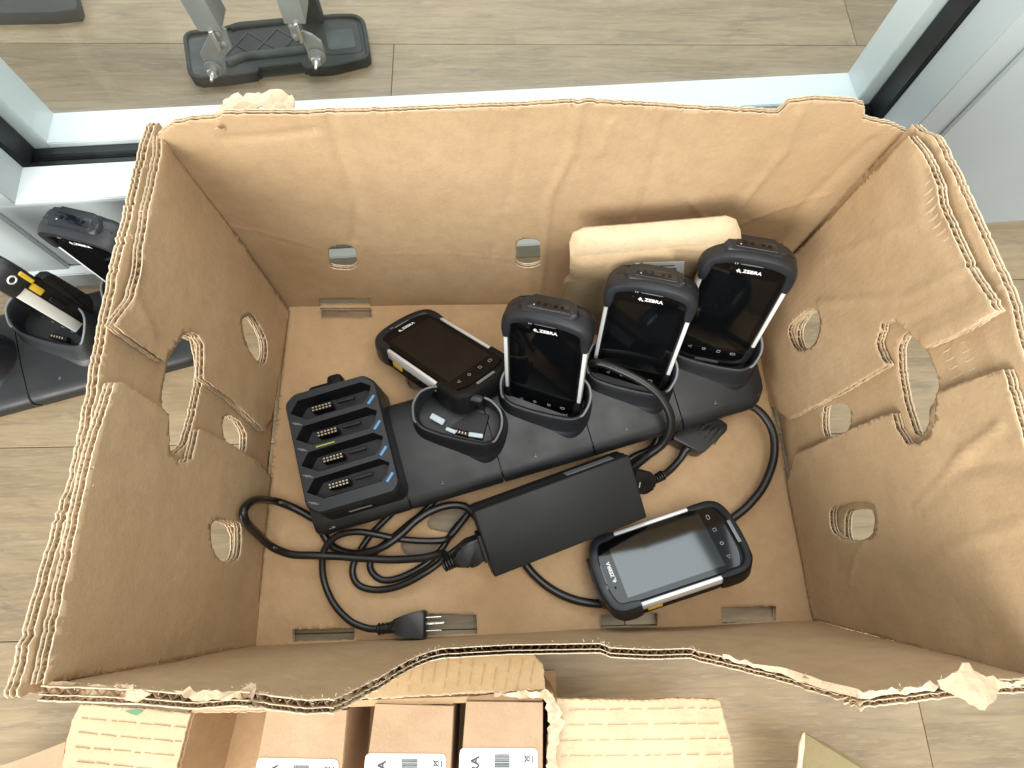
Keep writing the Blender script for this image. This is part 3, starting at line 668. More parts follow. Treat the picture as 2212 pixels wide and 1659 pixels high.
poses = [((.0100, .0594, .1165), (73.6, -7.1, -17.2), 'upright black handheld scanner nearest the empty charging cup, yellow button on its right edge'),
         ((.1096, .0869, .1247), (72.8, -5.0, -15.7), 'middle of the three upright handheld scanners, with a thick cable arching past its foot'),
         ((.2015, .1102, .1393), (74.4, -3.7, -14.5), 'rightmost upright handheld scanner, standing in the last charging cup by the right carton wall'),
         ((-.1015, .1075, .0650), (-22.0, 17.9, 41.6), 'handheld scanner lying loose on its back behind the empty charging cup'),
         ((.1381, -.1209, .0482), (-9.1, 24.5, 102.6), 'handheld scanner lying on the carton floor beside the black power brick, screen reflecting light'),
         ((-.444, .178, .113), (90.5, -1.1, -15.5), 'handheld scanner standing in the cradle outside the carton, its silver rail facing the frame'),
         ((-.565, .161, .088), (90.1, -2.6, -27.3), 'handheld scanner at far left edge, turned side on with yellow buttons showing')]
proto = device()
devs = []
for i, (p, r, lb) in enumerate(poses):
    o = proto if i == 0 else copy_tree(proto)
    o.location = p; o.rotation_euler = [R_(a) for a in r]; tag(o, lb, 'handheld scanner', GD); devs.append(o)

# the far left unit also shows a lanyard ring and a second yellow latch on its side
d2 = devs[6]
tube('lanyard_ring', [Vector((.0455, .062 + .0040 * math.cos(a), -.012 + .0040 * math.sin(a))) for a in np.linspace(0, 2 * math.pi, 17)[:-1]], .0009, SILV, d2, 8, 1, True)
box('yellow_latch', (.0022, .018, .0045), (.0448, .052, -.0215), YEL, d2, .0007, 1)
prism('side_cover', round_poly([(-.046, -.027), (.036, -.027), (.030, -.040), (-.030, -.043)], .005, 3), .030, .041, BODYM, d2, .002, 2, Matrix(((0, 0, 1, 0), (1, 0, 0, 0), (0, 1, 0, 0), (0, 0, 0, 1))))
# ================================================================ cradles
def cradle(Mw, label, n_mod=5, battery=True, pitch=.1062, yaw_cup=-31, cups=(1, 2, 3, 4), first_empty=True):
    t = empty('charging_cradle', label=label, cat='charging cradle', group='charging cradles'); t.matrix_world = Mw
    prof = [(.003, 0), (-.0005, .0160), (.0008, .0205), (.0045, .0238), (.012, .0264), (.045, .0350), (.090, .0425), (.108, .0440), (.114, .041), (.117, .034), (.118, .0)]
    for i in range(n_mod):
        x0, x1 = i * pitch + .0006, (i + 1) * pitch - .0006
        bm = bmesh.new(); cuts = [0, .0012, .5, 1 - .0012 / pitch, 1]
        end = i == n_mod - 1; st = i == 0
        rows = []
        N = 10
        for q in range(N + 1):
            f = q / N; x = x0 + (x1 - x0) * f; row = []
            for (y, z) in prof:
                yy, zz, xx = y, z, x
                if end and f > .75:
                    g = (f - .75) / .25; sh = 1 - .16 * g ** 2; yy = .06 + (y - .06) * (1 - .30 * g ** 2.2); zz = z * (1 - .10 * g ** 3)
                if st and f < .12:
                    g = (.12 - f) / .12; yy = .06 + (y - .06) * (1 - .05 * g ** 2)
                row.append(bm.verts.new((xx, yy, zz)))
            rows.append(row)
        for q in range(N):
            for j in range(len(prof)):
                k = (j + 1) % len(prof); bm.faces.new((rows[q][j], rows[q][k], rows[q + 1][k], rows[q + 1][j]))
        bm.faces.new(rows[0]); bm.faces.new(rows[-1][::-1])
        es = [e for f_ in (rows[0], rows[-1]) for a in range(len(prof)) for e in f_[a].link_edges if e.other_vert(f_[a]) in f_]
        bmesh.ops.bevel(bm, geom=list(set(es)), offset=.0009, segments=2, affect='EDGES')
        bm_obj('base_module', bm, BLK, t, smooth=True)
    box('joint_spine', (pitch * n_mod - .02, .10, .024), (pitch * n_mod / 2, .06, .0125), DARK, t)
    # cups
    key = [(0, -.0205), (.020, -.0200), (.037, -.0178), (.0465, -.0100), (.0492, .003), (.0450, .0165), (.033, .0250), (.0, .029)]
    hts = [.0185, .0190, .0215, .028, .035, .039, .041, .042]
    full = [(*k, h) for k, h in zip(key, hts)] + [(-k[0], k[1], h) for k, h in list(zip(key, hts))[-2:0:-1]]
    for ci in cups:
        Mc = Matrix.Translation((.182 + (ci - 1) * .0983 if n_mod == 5 else (ci + .5) * pitch, .0735, .034)) @ Matrix.Rotation(R_(yaw_cup), 4, 'Z') @ Matrix.Rotation(R_(4), 4, 'X')
        Q = catmull(full, 6, True); n = len(Q)
        lv = [(.0230, -.014, 0), (.0205, -.0035, 0), (.0125, .0010, 0), (.0110, .0025, 0), (.0045, .62, 1), (.0012, .95, 1), (0, 1, 1), (-.0018, .99, 1), (-.0032, .90, 1), (-.0036, .5, 1), (-.0045, -.004, 0)]
        nrm_ = []
        for i in range(n):
            d_ = Q[(i + 1) % n] - Q[i - 1]; v_ = np.array([d_[1], -d_[0]]); v_ /= np.linalg.norm(v_); nrm_.append(v_ if v_.dot(Q[i][:2]) > 0 else -v_)
        V = []; Fc = []
        for off_, h, rel in lv:
            for q, v_ in zip(Q, nrm_):
                fr_ = 1.0 if q[1] < 0 else .5
                V.append(Mc @ Vector((q[0] + v_[0] * off_ * (.40 if off_ > .002 else 1), q[1] + v_[1] * off_ * fr_, h * q[2] if rel else h)))
        for L_ in range(len(lv) - 1):
            for i in range(n): j = (i + 1) % n; Fc.append((L_ * n + i, L_ * n + j, (L_ + 1) * n + j, (L_ + 1) * n + i))
        Fc.append(tuple((len(lv) - 1) * n + i for i in range(n)))
        cup = pyd('cup', V, Fc, BLK2, t, smooth=True)
        try: cup.data.set_sharp_from_angle(angle=R_(50))
        except Exception: pass
        for sx in (-1, 1):
            arm = [(sx * .0430, -.0142, .0240), (sx * .0462, -.0105, .0275), (sx * .0490, .003, .0358), (sx * .0446, .0165, .0398), (sx * .033, .0248, .0418), (sx * .024, .0270, .0424)]
            arm = [Mc @ Vector(a) for a in arm]; tube('rubber_edging', arm, .0013, GREYEDGE, cup, 8, 6)
        fz = .004
        if ci != 1 and n_mod == 5: continue
        box('cup_floor', (.060, .030, .004), (0, .002, fz), DARK, cup, .001, 1, Mc)
        box('back_support', (.040, .010, .040), (.004, .024, .026), BLK, cup, .004, 2, Mc)
        box('contact_block', (.022, .006, .010), (.004, -.011, .008), BODYM, cup, .0008, 1, Mc)
        for k in range(5): box('contact_pin', (.0012, .0022, .0014), (-.003 + k * .0034, -.011, .0136), GOLD, cup, 0, 1, Mc)
        if ci == 1 and first_empty:
            box('clear_clip', (.017, .007, .003), (-.022, -.009, .015), CHIP, cup, .0008, 1, Mc @ Matrix.Rotation(R_(-14), 4, 'Z'))
            box('clear_clip', (.016, .005, .003), (.021, -.0125, .015), CHIP, cup, .0008, 1, Mc @ Matrix.Rotation(R_(6), 4, 'Z'))
            box('clear_clip', (.012, .0045, .002), (-.004, -.0125, .015), CHIP, cup, .0008, 1, Mc @ Matrix.Rotation(R_(-8), 4, 'Z'))
    for ci in range(1, n_mod):      # small status marks in front of the cups
        text_obj('status_mark', '.:', .006, GREYP, t, Matrix.Translation(((ci + .38) * pitch, .016, .0325)) @ Matrix.Rotation(R_(8), 4, 'X'), sx=1)
    if battery:
        # four slot battery charger standing on the first module
        bx0, bx1, by0, by1, zb, zt = .0110, .1005, .013, .138, .022, .0840
        bc = Matrix.Translation((bx0, by0, 0)) @ Matrix.Diagonal((1.09, 1.03, 1, 1)); W_, D_ = bx1 - bx0, by1 - by0
        def top(u, v): return (u, v, zt - .012 * (1 - v / D_) ** 1.0)      # the top slopes down to the front
        out = round_poly([(0, .010), (.010, 0), (W_ - .006, 0), (W_, .008), (W_, D_ - .010), (W_ - .010, D_), (.010, D_), (0, D_ - .008)], .004, 3)
        out_in = [(W_ / 2 + (p[0] - W_ / 2) * .965, D_ / 2 + (p[1] - D_ / 2) * .975) for p in out]
        slots = []
        for k in range(4):
            v = .0240 + k * .0272
            slots.append([(.0040, v - .0005), (.0130, v + .0108), (.0760, v + .0120), (.0845, v + .0055), (.0800, v - .0045), (.0735, v - .0104), (.0185, v - .0110)])
        pts = []; ed = []
        for p in [out_in] + slots:
            b = len(pts); pts += [Vector(q) for q in p]; ed += [(b + i, b + (i + 1) % len(p)) for i in range(len(p))]
        vv, _, ff = delaunay_2d_cdt(pts, ed, [], 0, 1e-7)[:3]; Vt = np.array([(q.x, q.y) for q in vv]); T = np.array([tuple(f) for f in ff]); C = Vt[T].mean(1)
        kp = inside_poly(C, out_in)
        for s_ in slots: kp &= ~inside_poly(C, s_)
        V = [top(*p) for p in Vt]; Fc = [tuple(f) for f in T[kp]]
        nn = len(out); b0 = len(V); V += [top(*p) for p in out_in]; b1 = len(V); V += [(p[0], p[1], top(*p)[2] - .003) for p in out]; b2 = len(V); V += [(W_ / 2 + (p[0] - W_ / 2) * 1.02, D_ / 2 + (p[1] - D_ / 2) * 1.03, zb) for p in out]
        for i in range(nn): j = (i + 1) % nn; Fc += [(b1 + i, b1 + j, b0 + j, b0 + i), (b2 + i, b2 + j, b1 + j, b1 + i)]
        for s_ in slots:
            m = len(s_); q0 = len(V); V += [top(*p) for p in s_]; q1 = len(V); cx, cy_ = np.mean(s_, 0); V += [(cx + (p[0] - cx) * .97, cy_ + (p[1] - cy_) * .93, top(*p)[2] - .026) for p in s_]
            for i in range(m): j = (i + 1) % m; Fc.append((q0 + i, q0 + j, q1 + j, q1 + i))
            Fc.append(tuple(range(q1, q1 + m)))
        V = [bc @ Vector(v) for v in V]
        nf = int(kp.sum()) + 2 * nn
        bt = pyd('battery_charger', V, Fc, [BLK2, DARK], t, mi=[0] * nf + [1] * (len(Fc) - nf))  # slot insides get a darker copy of the plastic: painted depth shade
        bmq = bmesh.new(); bmq.from_mesh(bt.data); bmesh.ops.remove_doubles(bmq, verts=bmq.verts, dist=1e-6); bmesh.ops.recalc_face_normals(bmq, faces=bmq.faces); bmq.to_mesh(bt.data); bmq.free()
        for k in range(4):
            v = .0240 + k * .0272; zt_ = top(0, v)[2]
            tl = bc @ Matrix.Translation((0, 0, zt_ - .012)) 
            box('contact_block', (.0200, .0058, .012), (.0320, v + .0010, -.003), BODYM, bt, .0006, 1, tl)
            for q in range(6):
                for r_ in (0, 1): box('contact_pin', (.0018, .0014, .0014), (.0238 + q * .0033, v - .0006 + r_ * .0030, .0035), GOLD, bt, 0, 1, tl)
            box('latch', (.0180, .0036, .004), (.0560, v + .0020, .001), BLK, bt, .0006, 1, tl)
            box('slot_rib', (.050, .0014, .010), (.046, v - .0082, .0), BLK, bt, .0003, 1, tl)
            Mm = bc @ Matrix.Translation((.0815, v - .0088, top(0, v - .009)[2] + .0003)) @ Matrix.Rotation(R_(46), 4, 'Z')
            box('blue_marker', (.0105, .0026, .0008), (0, 0, 0), BLUE, bt, .0002, 1, Mm)
            for q in (0, 1):
                Mm = bc @ Matrix.Translation((.0072 + q * .002, v - .0115 - q * .002, top(0, v - .011)[2] + .0001)) @ Matrix.Rotation(R_(-22), 4, 'Z')
                box('charge_mark', (.0075, .0008, .0003), (0, 0, 0), GREYEDGE, bt, 0, 1, Mm)
        box('yellow_line', (.018, .0012, .0006), (.030, .0240 + 2 * .0272 - .0136, top(0, .065)[2] + .0003), mat('yellow_green_line', (.34, .42, .04), .5), bt, 0, 1, bc)  # thin yellow-green line by the third slot
        box('rear_plug', (.034, .020, .030), (.030, D_ + .010, .030), BODYM, bt, .006, 2, bc); box('rear_plug', (.016, .024, .020), (.044, D_ + .012, .042), BODYM, bt, .005, 2, bc)
        for q in (0, 1): box('front_mark', (.022, .0005, .0006), (.045, -.0032, .052 + q * .004), GREYEDGE, bt, 0, 1, bc)
        text_obj('status_mark', '-=', .008, GREYP, t, Matrix.Translation((.020, .0035, .0262)) @ Matrix.Rotation(R_(55), 4, 'X'))
    return t
a0 = Vector(at(697, 1162, .006)); a1 = Vector(at(1650, 880, .030)); dx = (a1 - a0).normalized()
up = Vector((0, 0, 1)); dy = up.cross(dx).normalized(); dz = dx.cross(dy)
MC = Matrix(((dx.x, dy.x, dz.x, a0.x), (dx.y, dy.y, dz.y, a0.y), (dx.z, dy.z, dz.z, a0.z), (0, 0, 0, 1)))
print('bar length', (a1 - a0).length)
for i, d in enumerate(devs[:3]):
    bmn = MC.inverted() @ (Matrix.Translation(d.location) @ d.rotation_euler.to_matrix().to_4x4() @ Vector((0, -.08, -.013))); print('dev foot in cradle frame', bmn)
cradle(MC, 'long black five bay charging cradle inside the carton with battery charger on its left end', pitch=(a1 - a0).length / 5)
# second cradle, outside on the left
Mo = Matrix.Translation((-.691, .040, ZF)) @ Matrix.Rotation(R_(16), 4, 'Z')
cradle(Mo, 'black charging cradle on the wood floor outside the carton, against the door frame', n_mod=3, battery=False, pitch=.1062, cups=(0, 1, 2), first_empty=False)

# ================================================================ power brick
BL, BW, BT = .088, .036, .035
MBk = Matrix.Translation((.0295, -.0803, .0622)) @ Euler((R_(23.2), R_(3.6), R_(19.3))).to_matrix().to_4x4()
br = empty('power_brick', label='flat black power supply brick lying in front of the charging cradle', cat='power supply'); br.matrix_world = MBk
box('case', (2 * BL, 2 * BW, BT), (0, 0, -BT / 2), BRICKM, br, .0022, 3)
box('case_seam', (2 * BL + .0006, 2 * BW + .0006, .0012), (0, 0, -BT * .45), DARK, br, .0005, 1)
box('rating_label', (.055, .0006, .012), (.045, BW + .0004, -.014), GREYEDGE, br, 0)
box('inlet_socket', (.006, .030, .022), (-BL - .001, -.006, -.017), DARK, br, .001, 1)
def Bk(x, y, z): return MBk @ Vector((x, y, z))
# ================================================================ cables (each a thing of its own)
def path(*p): return [Vector(at(x, y, z)) for x, y, z in p]
def ribs(parent, P, n, r0, gap=.003, mt=CABLE, rr=.0012):
    P = [Vector(p) for p in P]; d = (P[1] - P[0]).normalized()
    for i in range(n):
        c = P[0] + d * gap * i; u = d.orthogonal().normalized(); v = d.cross(u); rad = r0 * (1 - .05 * i)
        tube('strain_ring', [c + (u * math.cos(a) + v * math.sin(a)) * rad for a in np.linspace(0, 2 * math.pi, 13)[:-1]], rr, mt, parent, 6, 1, True)
c4 = lambda x, y: (493.7 + .2976 * x, 1014.9 + .2976 * y)
def p4(*l): return [wl(x, y) if z == 'w' else Vector(at(*c4(x, y), z)) for x, y, z in l]
def wl(x, y):       # a point on the cord where it leans on the left wall
    d = ray(*c4(x, y)); o = PLf.o + PLf.n * .008; return Vector(O_ + d * (o - O_).dot(PLf.n) / d.dot(PLf.n))
# mains cord
cord = empty('mains_cord', label='thin black mains cord with three pin plug, looping across the carton floor', cat='power cord')
tube('cord', p4((1090, 1155, .013), (1000, 1148, .012), (880, 1095, .012), (770, 980, .012), (700, 830, .013), (680, 690, .017), (700, 570, .022), (790, 480, .026), (930, 450, .028), (1080, 470, .026), (1220, 500, .022), (1400, 515, .018), (1560, 510, .015), (1620, 470, .010), (1740, 320, .008), (1800, 250, .007)), .0037, CABLE, cord, 12)
tube('cord', p4((1760, 300, .006), (1640, 430, .006), (1540, 580, .006), (1420, 690, .0075), (1250, 780, .006), (1120, 800, .005), (1040, 740, .005), (1030, 660, .005), (1080, 580, .0065), (1180, 500, .008), (1300, 400, .008), (1400, 320, .010), (1480, 240, .012), (1540, 160, .014)), .0037, CABLE, cord, 12)
tube('cord', p4((1700, 540, .012), (1600, 620, .010), (1440, 740, .0115), (1250, 840, .008), (1080, 872, .005), (950, 840, .005), (900, 750, .005), (925, 640, .006), (1010, 500, .008), (1100, 400, .010), (1190, 310, .012), (1260, 230, .014)), .0037, CABLE, cord, 12)
pe = p4((1440, 1118, .016), (1235, 1130, .015)); axp = (pe[0] - pe[1]).normalized(); zp = Vector((0, 0, 1)); yp = zp.cross(axp).normalized(); zp = axp.cross(yp)
MP = Matrix(((axp.x, yp.x, zp.x, pe[1].x), (axp.y, yp.y, zp.y, pe[1].y), (axp.z, yp.z, zp.z, pe[1].z), (0, 0, 0, 1))); pl = (pe[0] - pe[1]).length
bm = bmesh.new(); prism_bm(bm, round_poly([(-.006, -.0065), (pl * .25, -.0115), (pl * .85, -.0135), (pl, -.013), (pl, .013), (pl * .85, .0140), (pl * .30, .0110), (-.006, .006)], .003, 3), -.010, .010, .0035, 3, MP); bm_obj('plug_body', bm, CABLE, cord, smooth=True)
for yy, zz, ln in ((-.0065, .001, .017), (.0065, .001, .017)): box('plug_blade', (ln, .0015, .0060), (pl + ln / 2 - .001, yy, zz), STEEL, cord, .0004, 1, MP)
bm = bmesh.new(); bmesh.ops.create_cone(bm, cap_ends=True, segments=12, radius1=.0023, radius2=.0018, depth=.019, matrix=MP @ Matrix.Translation((pl + .008, 0, -.006)) @ Matrix.Rotation(R_(90), 4, 'Y')); bm_obj('ground_pin', bm, STEEL, cord, smooth=True)
tube('strain_relief', p4((1080, 1155, .013), (1150, 1150, .014), (1235, 1135, .0155)), [.0045, .0052, .0072], CABLE, cord, 12)
ribs(cord, p4((1095, 1156, .013), (1235, 1135, .0155)), 6, .0052, .0043)
# output lead: thick cord plugged into the brick's left end, big loop to the left wall and under the cradle
lead = empty('inlet_cord', label='thick black cord looping from the power brick to the left carton wall', cat='power cord')
iq = Bk(-BL - .002, -.006, -.017); jq = Bk(-BL - .040, -.013, -.022)
tube('cord', [jq] + p4((1560, 612, .030), (1400, 640, .024), (1180, 652, .019), (950, 640, .018), (800, 628, .019), (620, 622, .021), (450, 612, .021), (310, 555, .020), (200, 455, 'w'), (125, 375, 'w'), (112, 290, 'w'), (190, 222, 'w'), (330, 225, .022), (470, 275, .016), (600, 345, .012), (720, 420, .010)), .0043, CABLE, lead, 12)
def frame_from(a, b, upv=Vector((0, 0, 1))):
    x = (b - a).normalized(); y = upv.cross(x).normalized(); z = x.cross(y)
    return Matrix(((x.x, y.x, z.x, a.x), (x.y, y.y, z.y, a.y), (x.z, y.z, z.z, a.z), (0, 0, 0, 1))), (b - a).length
MQ, ln = frame_from(iq, jq, MBk.to_3x3() @ Vector((0, 0, 1)))
bm = bmesh.new(); prism_bm(bm, round_poly([(-.004, -.0125), (.012, -.0135), (.020, -.0120), (.0235, -.0085), (.032, -.0055), (.032, .0055), (.0235, .0085), (.020, .0120), (.012, .0135), (-.004, .0125)], .002, 3), -.009, .009, .003, 2, MQ); bm_obj('connector_body', bm, CABLE, lead, smooth=True)
ribs(lead, [MQ @ Vector((.030, 0, 0)), MQ @ Vector((.05, 0, 0))], 5, .0062, .0032, rr=.0014)
tube('cord', p4((640, 350, .014), (690, 470, .012), (760, 560, .010), (880, 605, .012), (1000, 598, .020), (1130, 555, .024), (1250, 470, .024), (1360, 370, .022), (1480, 295, .020), (1600, 258, .018), (1700, 262, .015), (1760, 300, .012), (1800, 350, .010)), .0043, CABLE, lead, 12)
# right hand output lead
outl = empty('output_cord', label='thick black cord running from the right end of the cradle under the lying scanner', cat='power cord')
tube('cord', path((1600, 868, .030), (1640, 888, .030), (1668, 930, .026), (1672, 985, .020), (1652, 1045, .016), (1620, 1088, .013), (1585, 1118, .010), (1520, 1165, .008), (1440, 1240, .007), (1370, 1285, .006), (1310, 1303, .0065), (1250, 1298, .0065), (1195, 1275, .0065), (1150, 1238, .0065), (1120, 1195, .0065)), .0047, CABLE, outl, 12)
# cable arching past the middle scanner
c2 = lambda x, y: (1042.3 + .3306 * x, 438.9 + .3306 * y)
arch = empty('arched_cord', label='thick black cord arching over the cradle at the foot of the middle scanner', cat='power cord')
A2 = lambda *l: [Vector(at(*c2(x, y), z)) for x, y, z in l]
tube('cord', A2((690, 1045, .075), (730, 1040, .088), (800, 1052, .092), (930, 1105, .094), (1060, 1175, .092), (1160, 1260, .086), (1225, 1380, .074), (1225, 1480, .060), (1180, 1570, .044), (1090, 1640, .030)) + [Vector(at(1370, 1008, .020)), Vector(at(1340, 1030, .014))], .0047, CABLE, arch, 12)
tube('cord', A2((1160, 1440, .016), (1145, 1520, .014), (1105, 1600, .012)) + [Vector(at(1372, 985, .012)), Vector(at(1340, 1005, .012))], .0040, CABLE, arch, 12)
tube('cord', A2((1215, 1450, .008), (1185, 1540, .007), (1130, 1620, .007)) + [Vector(at(1375, 997, .008)), Vector(at(1345, 1015, .008))], .0040, CABLE, arch, 12)
# short adapter with wedge connector
adp = empty('adapter_cord', label='short black adapter cord with ribbed wedge connector, right of the power brick', cat='adapter')
c3 = lambda x, y: (987.5 + .3472 * x, 877.8 + .3472 * y)
P3 = lambda *l: [Vector(at(*c3(x, y), z)) for x, y, z in l]
wt = [tuple(at(*c3(x, y), .030)[:2]) for x, y in ((1385, 150), (1445, 90), (1635, 78), (1684, 110), (1680, 150), (1540, 285), (1515, 288), (1345, 205), (1345, 180))]
bm = bmesh.new(); prism_bm(bm, round_poly(wt, .0015, 2), .006, .030, .0012, 2); bm_obj('wedge_connector', bm, CABLE, adp, smooth=True)
for k in range(7):
    a = np.array(at(*c3(1400 + k * 33, 125 + k * 19), .0302)); b = np.array(at(*c3(1478 + k * 31, 88 + k * 10), .0302))
    tube('grip_rib', [a, b], .0006, CABLE, adp, 5, 2)
tube('cord', P3((1470, 232, .020), (1420, 275, .020), (1385, 330, .018), (1320, 400, .018), (1250, 448, .022), (1190, 470, .028)), [.0085, .0048, .0042, .0042, .0044, .0052], CABLE, adp, 12)
ribs(adp, P3((1275, 430, .022), (1205, 468, .027)), 5, .0050, .0034)
e0 = Bk(BL + .0005, .004, -.014); ea = P3((1205, 470, .028))[0]; ME, le = frame_from(e0, ea, MBk.to_3x3() @ Vector((0, 0, 1)))
bm = bmesh.new(); prism_bm(bm, round_poly([(-.003, -.013), (le * .55, -.0135), (le, -.006), (le, .006), (le * .6, .0125), (-.003, .013)], .002, 3), -.0075, .0075, .0025, 2, ME); bm_obj('connector_body', bm, CABLE, adp, smooth=True)
box('connector_mark', (.0012, .006, .0006), (.004, -.003, .0077), GREYP, adp, 0, 1, ME)

# ================================================================ small carton leaning on the back wall
sm = empty('small_carton', label='small tan carton with raised round cornered flap, behind the upright scanners', cat='cardboard box')
ys = .150
S1 = Plane((0, ys, 0), (1, ys + .012, 0), (0, ys, 1), (0, 0, .1))
S = lambda *L: [S1.px(x, y) for x, y in L]
fb = S((1232, 555), (1231, 598), (1219, 611), (1228, 672)); fb2 = S((1508, 530), (1600, 522), (1600, 600))
z0 = .003
board('front_panel', sm, S1, 0, .0035, [fb[0], fb2[1], (fb2[1][0] + .004, z0), (fb[3][0] + .002, z0), (fb[2][0], fb[2][1] * .6), fb[2], fb[1]], (), M_SMALLIN, M_SMALL, None, grid=.03, seed=11, media=1, pitch=.0035, amp=0, jag=.00008)
zt = fb[0][1]; q0 = S1.P(np.array([fb[0][0]]), np.array([fb[0][1]]), np.array([0]))[0]; q1 = S1.P(np.array([fb2[1][0]]), np.array([fb2[1][1]]), np.array([0]))[0]
S2 = Plane(q0, q1, (q0 + q1) / 2 + np.array([0, .026, .030]), (0, 0, .3)); print('small carton top z', q0, q1)
T2 = lambda *L: [S2.px(x, y) for x, y in L]
flp = T2((1232, 555), (1230, 525), (1237, 503), (1262, 492), (1400, 482), (1570, 467), (1590, 474), (1600, 498), (1602, 522))
board('lid_flap', sm, S2, 0, .003, flp, (), M_FLAP, M_SMALL, None, grid=.03, seed=12, media=1, pitch=.0035, amp=0, jag=.00006)  # paler board than the panel: light on the upturned flap is in the colour
lab = S((1372, 568), (1478, 564), (1476, 626), (1372, 630)); lp = S1.P(np.array([p[0] for p in lab]), np.array([p[1] for p in lab]), np.full(4, .0006)); lq = S1.P(np.array([p[0] for p in lab]), np.array([p[1] for p in lab]), np.full(4, .0003))
lab_o = pyd('paper_label', list(lp) + list(lq), [(0, 1, 2, 3), (7, 6, 5, 4), (0, 4, 5, 1), (1, 5, 6, 2), (2, 6, 7, 3), (3, 7, 4, 0)], LABEL, sm)
def bars(parent, pl, rects, off, nm='print_line', mt=INK):
    V = []; Fc = []
    for (s0, t0, s1, t1) in rects:
        b = len(V); q = pl.P(np.array([s0, s1, s1, s0]), np.array([t0, t0, t1, t1]), np.full(4, off)); V += list(q); V += list(q - pl.n * .0002)
        Fc += [(b, b + 1, b + 2, b + 3), (b + 7, b + 6, b + 5, b + 4), (b, b + 4, b + 5, b + 1), (b + 2, b + 6, b + 7, b + 3)]
    return pyd(nm, V, Fc, mt, parent)
s0, t0 = S((1425, 572))[0]; s1, t1 = S((1470, 572))[0]
bars(lab_o, S1, [(s0 - .012, t0 - .0012, s0 - .002, t0), (s0, t0 - .0016, s1 - .006, t0), (s1 - .012, t0 - .007, s1 - .002, t0 - .0055), (s1 - .014, t0 - .011, s1 - .002, t0 - .0095)], .0009)

# ================================================================ second carton in the foreground with three product boxes
c5 = lambda x, y: (548.6 + .3472 * x, 1371.5 + .3472 * y)
def slab3(name, pts, th, mt, parent, down=None, sub=0):
    """pts: 3D outline; extruded by th along -normal"""
    P = [Vector(p) for p in pts]; n = Vector((0, 0, 0))
    for i in range(len(P)): a, b = P[i], P[(i + 1) % len(P)]; n += a.cross(b)
    n.normalize()
    if n.z < 0: P = P[::-1]; n = -n
    dv = Vector(down) if down is not None else -n * th
    bm = bmesh.new(); A = [bm.verts.new(p) for p in P]; Bv = [bm.verts.new(p + dv) for p in P]
    bm.faces.new(A); bm.faces.new(Bv[::-1]); k = len(P)
    for i in range(k): bm.faces.new((A[i], Bv[i], Bv[(i + 1) % k], A[(i + 1) % k]))
    return bm_obj(name, bm, mt, parent)
ZC = .105
c2n = empty('second_carton', label='second open carton with pale folded flaps, holding three labelled boxes in the foreground', cat='cardboard box')
def pl3(a, b, c): return Plane(a, b, c, (0, 0, 2.0))
# folded back flap that shows below the torn rim
p0, p1, p2 = at(411, 1541, ZC), at(1184, 1490, ZC), at(1150, 1408, .080)
PA = pl3(p0, p1, p2); A_ = lambda *L: [PA.px(x, y) for x, y in L]
lines = [(A_((x + 8, 1500), (x - (1 - x / 900) * -4, 1412)), -.0004, .0013) for x in range(560, 1170, 27)]
board('back_flap', c2n, PA, 0, .005, A_((405, 1532), (412, 1440), (905, 1424), (1139, 1407), (1155, 1416), (1173, 1437), (1179, 1488), (722, 1514), (548, 1531)), (), M_FLAP, M_SMALL, ridge(lines), grid=.0022, seed=21, media=1, pitch=.006, amp=.0006, jag=.0004)
p0, p1, p2 = at(1184, 1587, ZC), at(1204, 1510, ZC), at(1580, 1560, ZC - .018)
PRt = pl3(p0, p1, p2); A_ = lambda *L: [PRt.px(x, y) for x, y in L]
lines = [(A_((1200, 1530 + k * 34), (1590, 1542 + k * 33)), -.0004, .0014) for k in range(-1, 7)]
board('right_flap', c2n, PRt, 0, .005, A_((1204, 1510), (1300, 1511), (1400, 1512), (1455, 1508), (1530, 1510), (1554, 1512), (1568, 1560), (1582, 1610), (1590, 1690), (1592, 1800), (1180, 1800), (1184, 1590)), (), M_FLAP, M_SMALL, ridge(lines), grid=.0022, seed=22, media=1, pitch=.006, amp=.0005, jag=.0002)
p0, p1, p2 = at(381, 1659, ZC), at(411, 1541, ZC), at(160, 1560, ZC - .030)
PLt = pl3(p0, p1, p2); A_ = lambda *L: [PLt.px(x, y) for x, y in L]
lines = [(A_((150, 1545 + k * 34), (400, 1572 + k * 33)), -.0004, .0015) for k in range(-1, 7)]
board('left_flap', c2n, PLt, 0, .005, A_((175, 1521), (300, 1530), (411, 1541), (396, 1600), (381, 1659), (350, 1800), (110, 1800), (120, 1720), (133, 1659), (145, 1589), (158, 1550)), (), M_FLAP, M_SMALL, ridge(lines), grid=.0022, seed=23, media=1, pitch=.006, amp=.0010, jag=.0004)
# print remnant on the left flap
g0 = A_((272, 1536), (300, 1532), (312, 1536), (298, 1545), (286, 1542)); q_ = PLt.P(np.array([p[0] for p in g0]), np.array([p[1] for p in g0]), np.full(5, .0012)); slab3('green_mark', q_, .0003, GREEN, c2n)
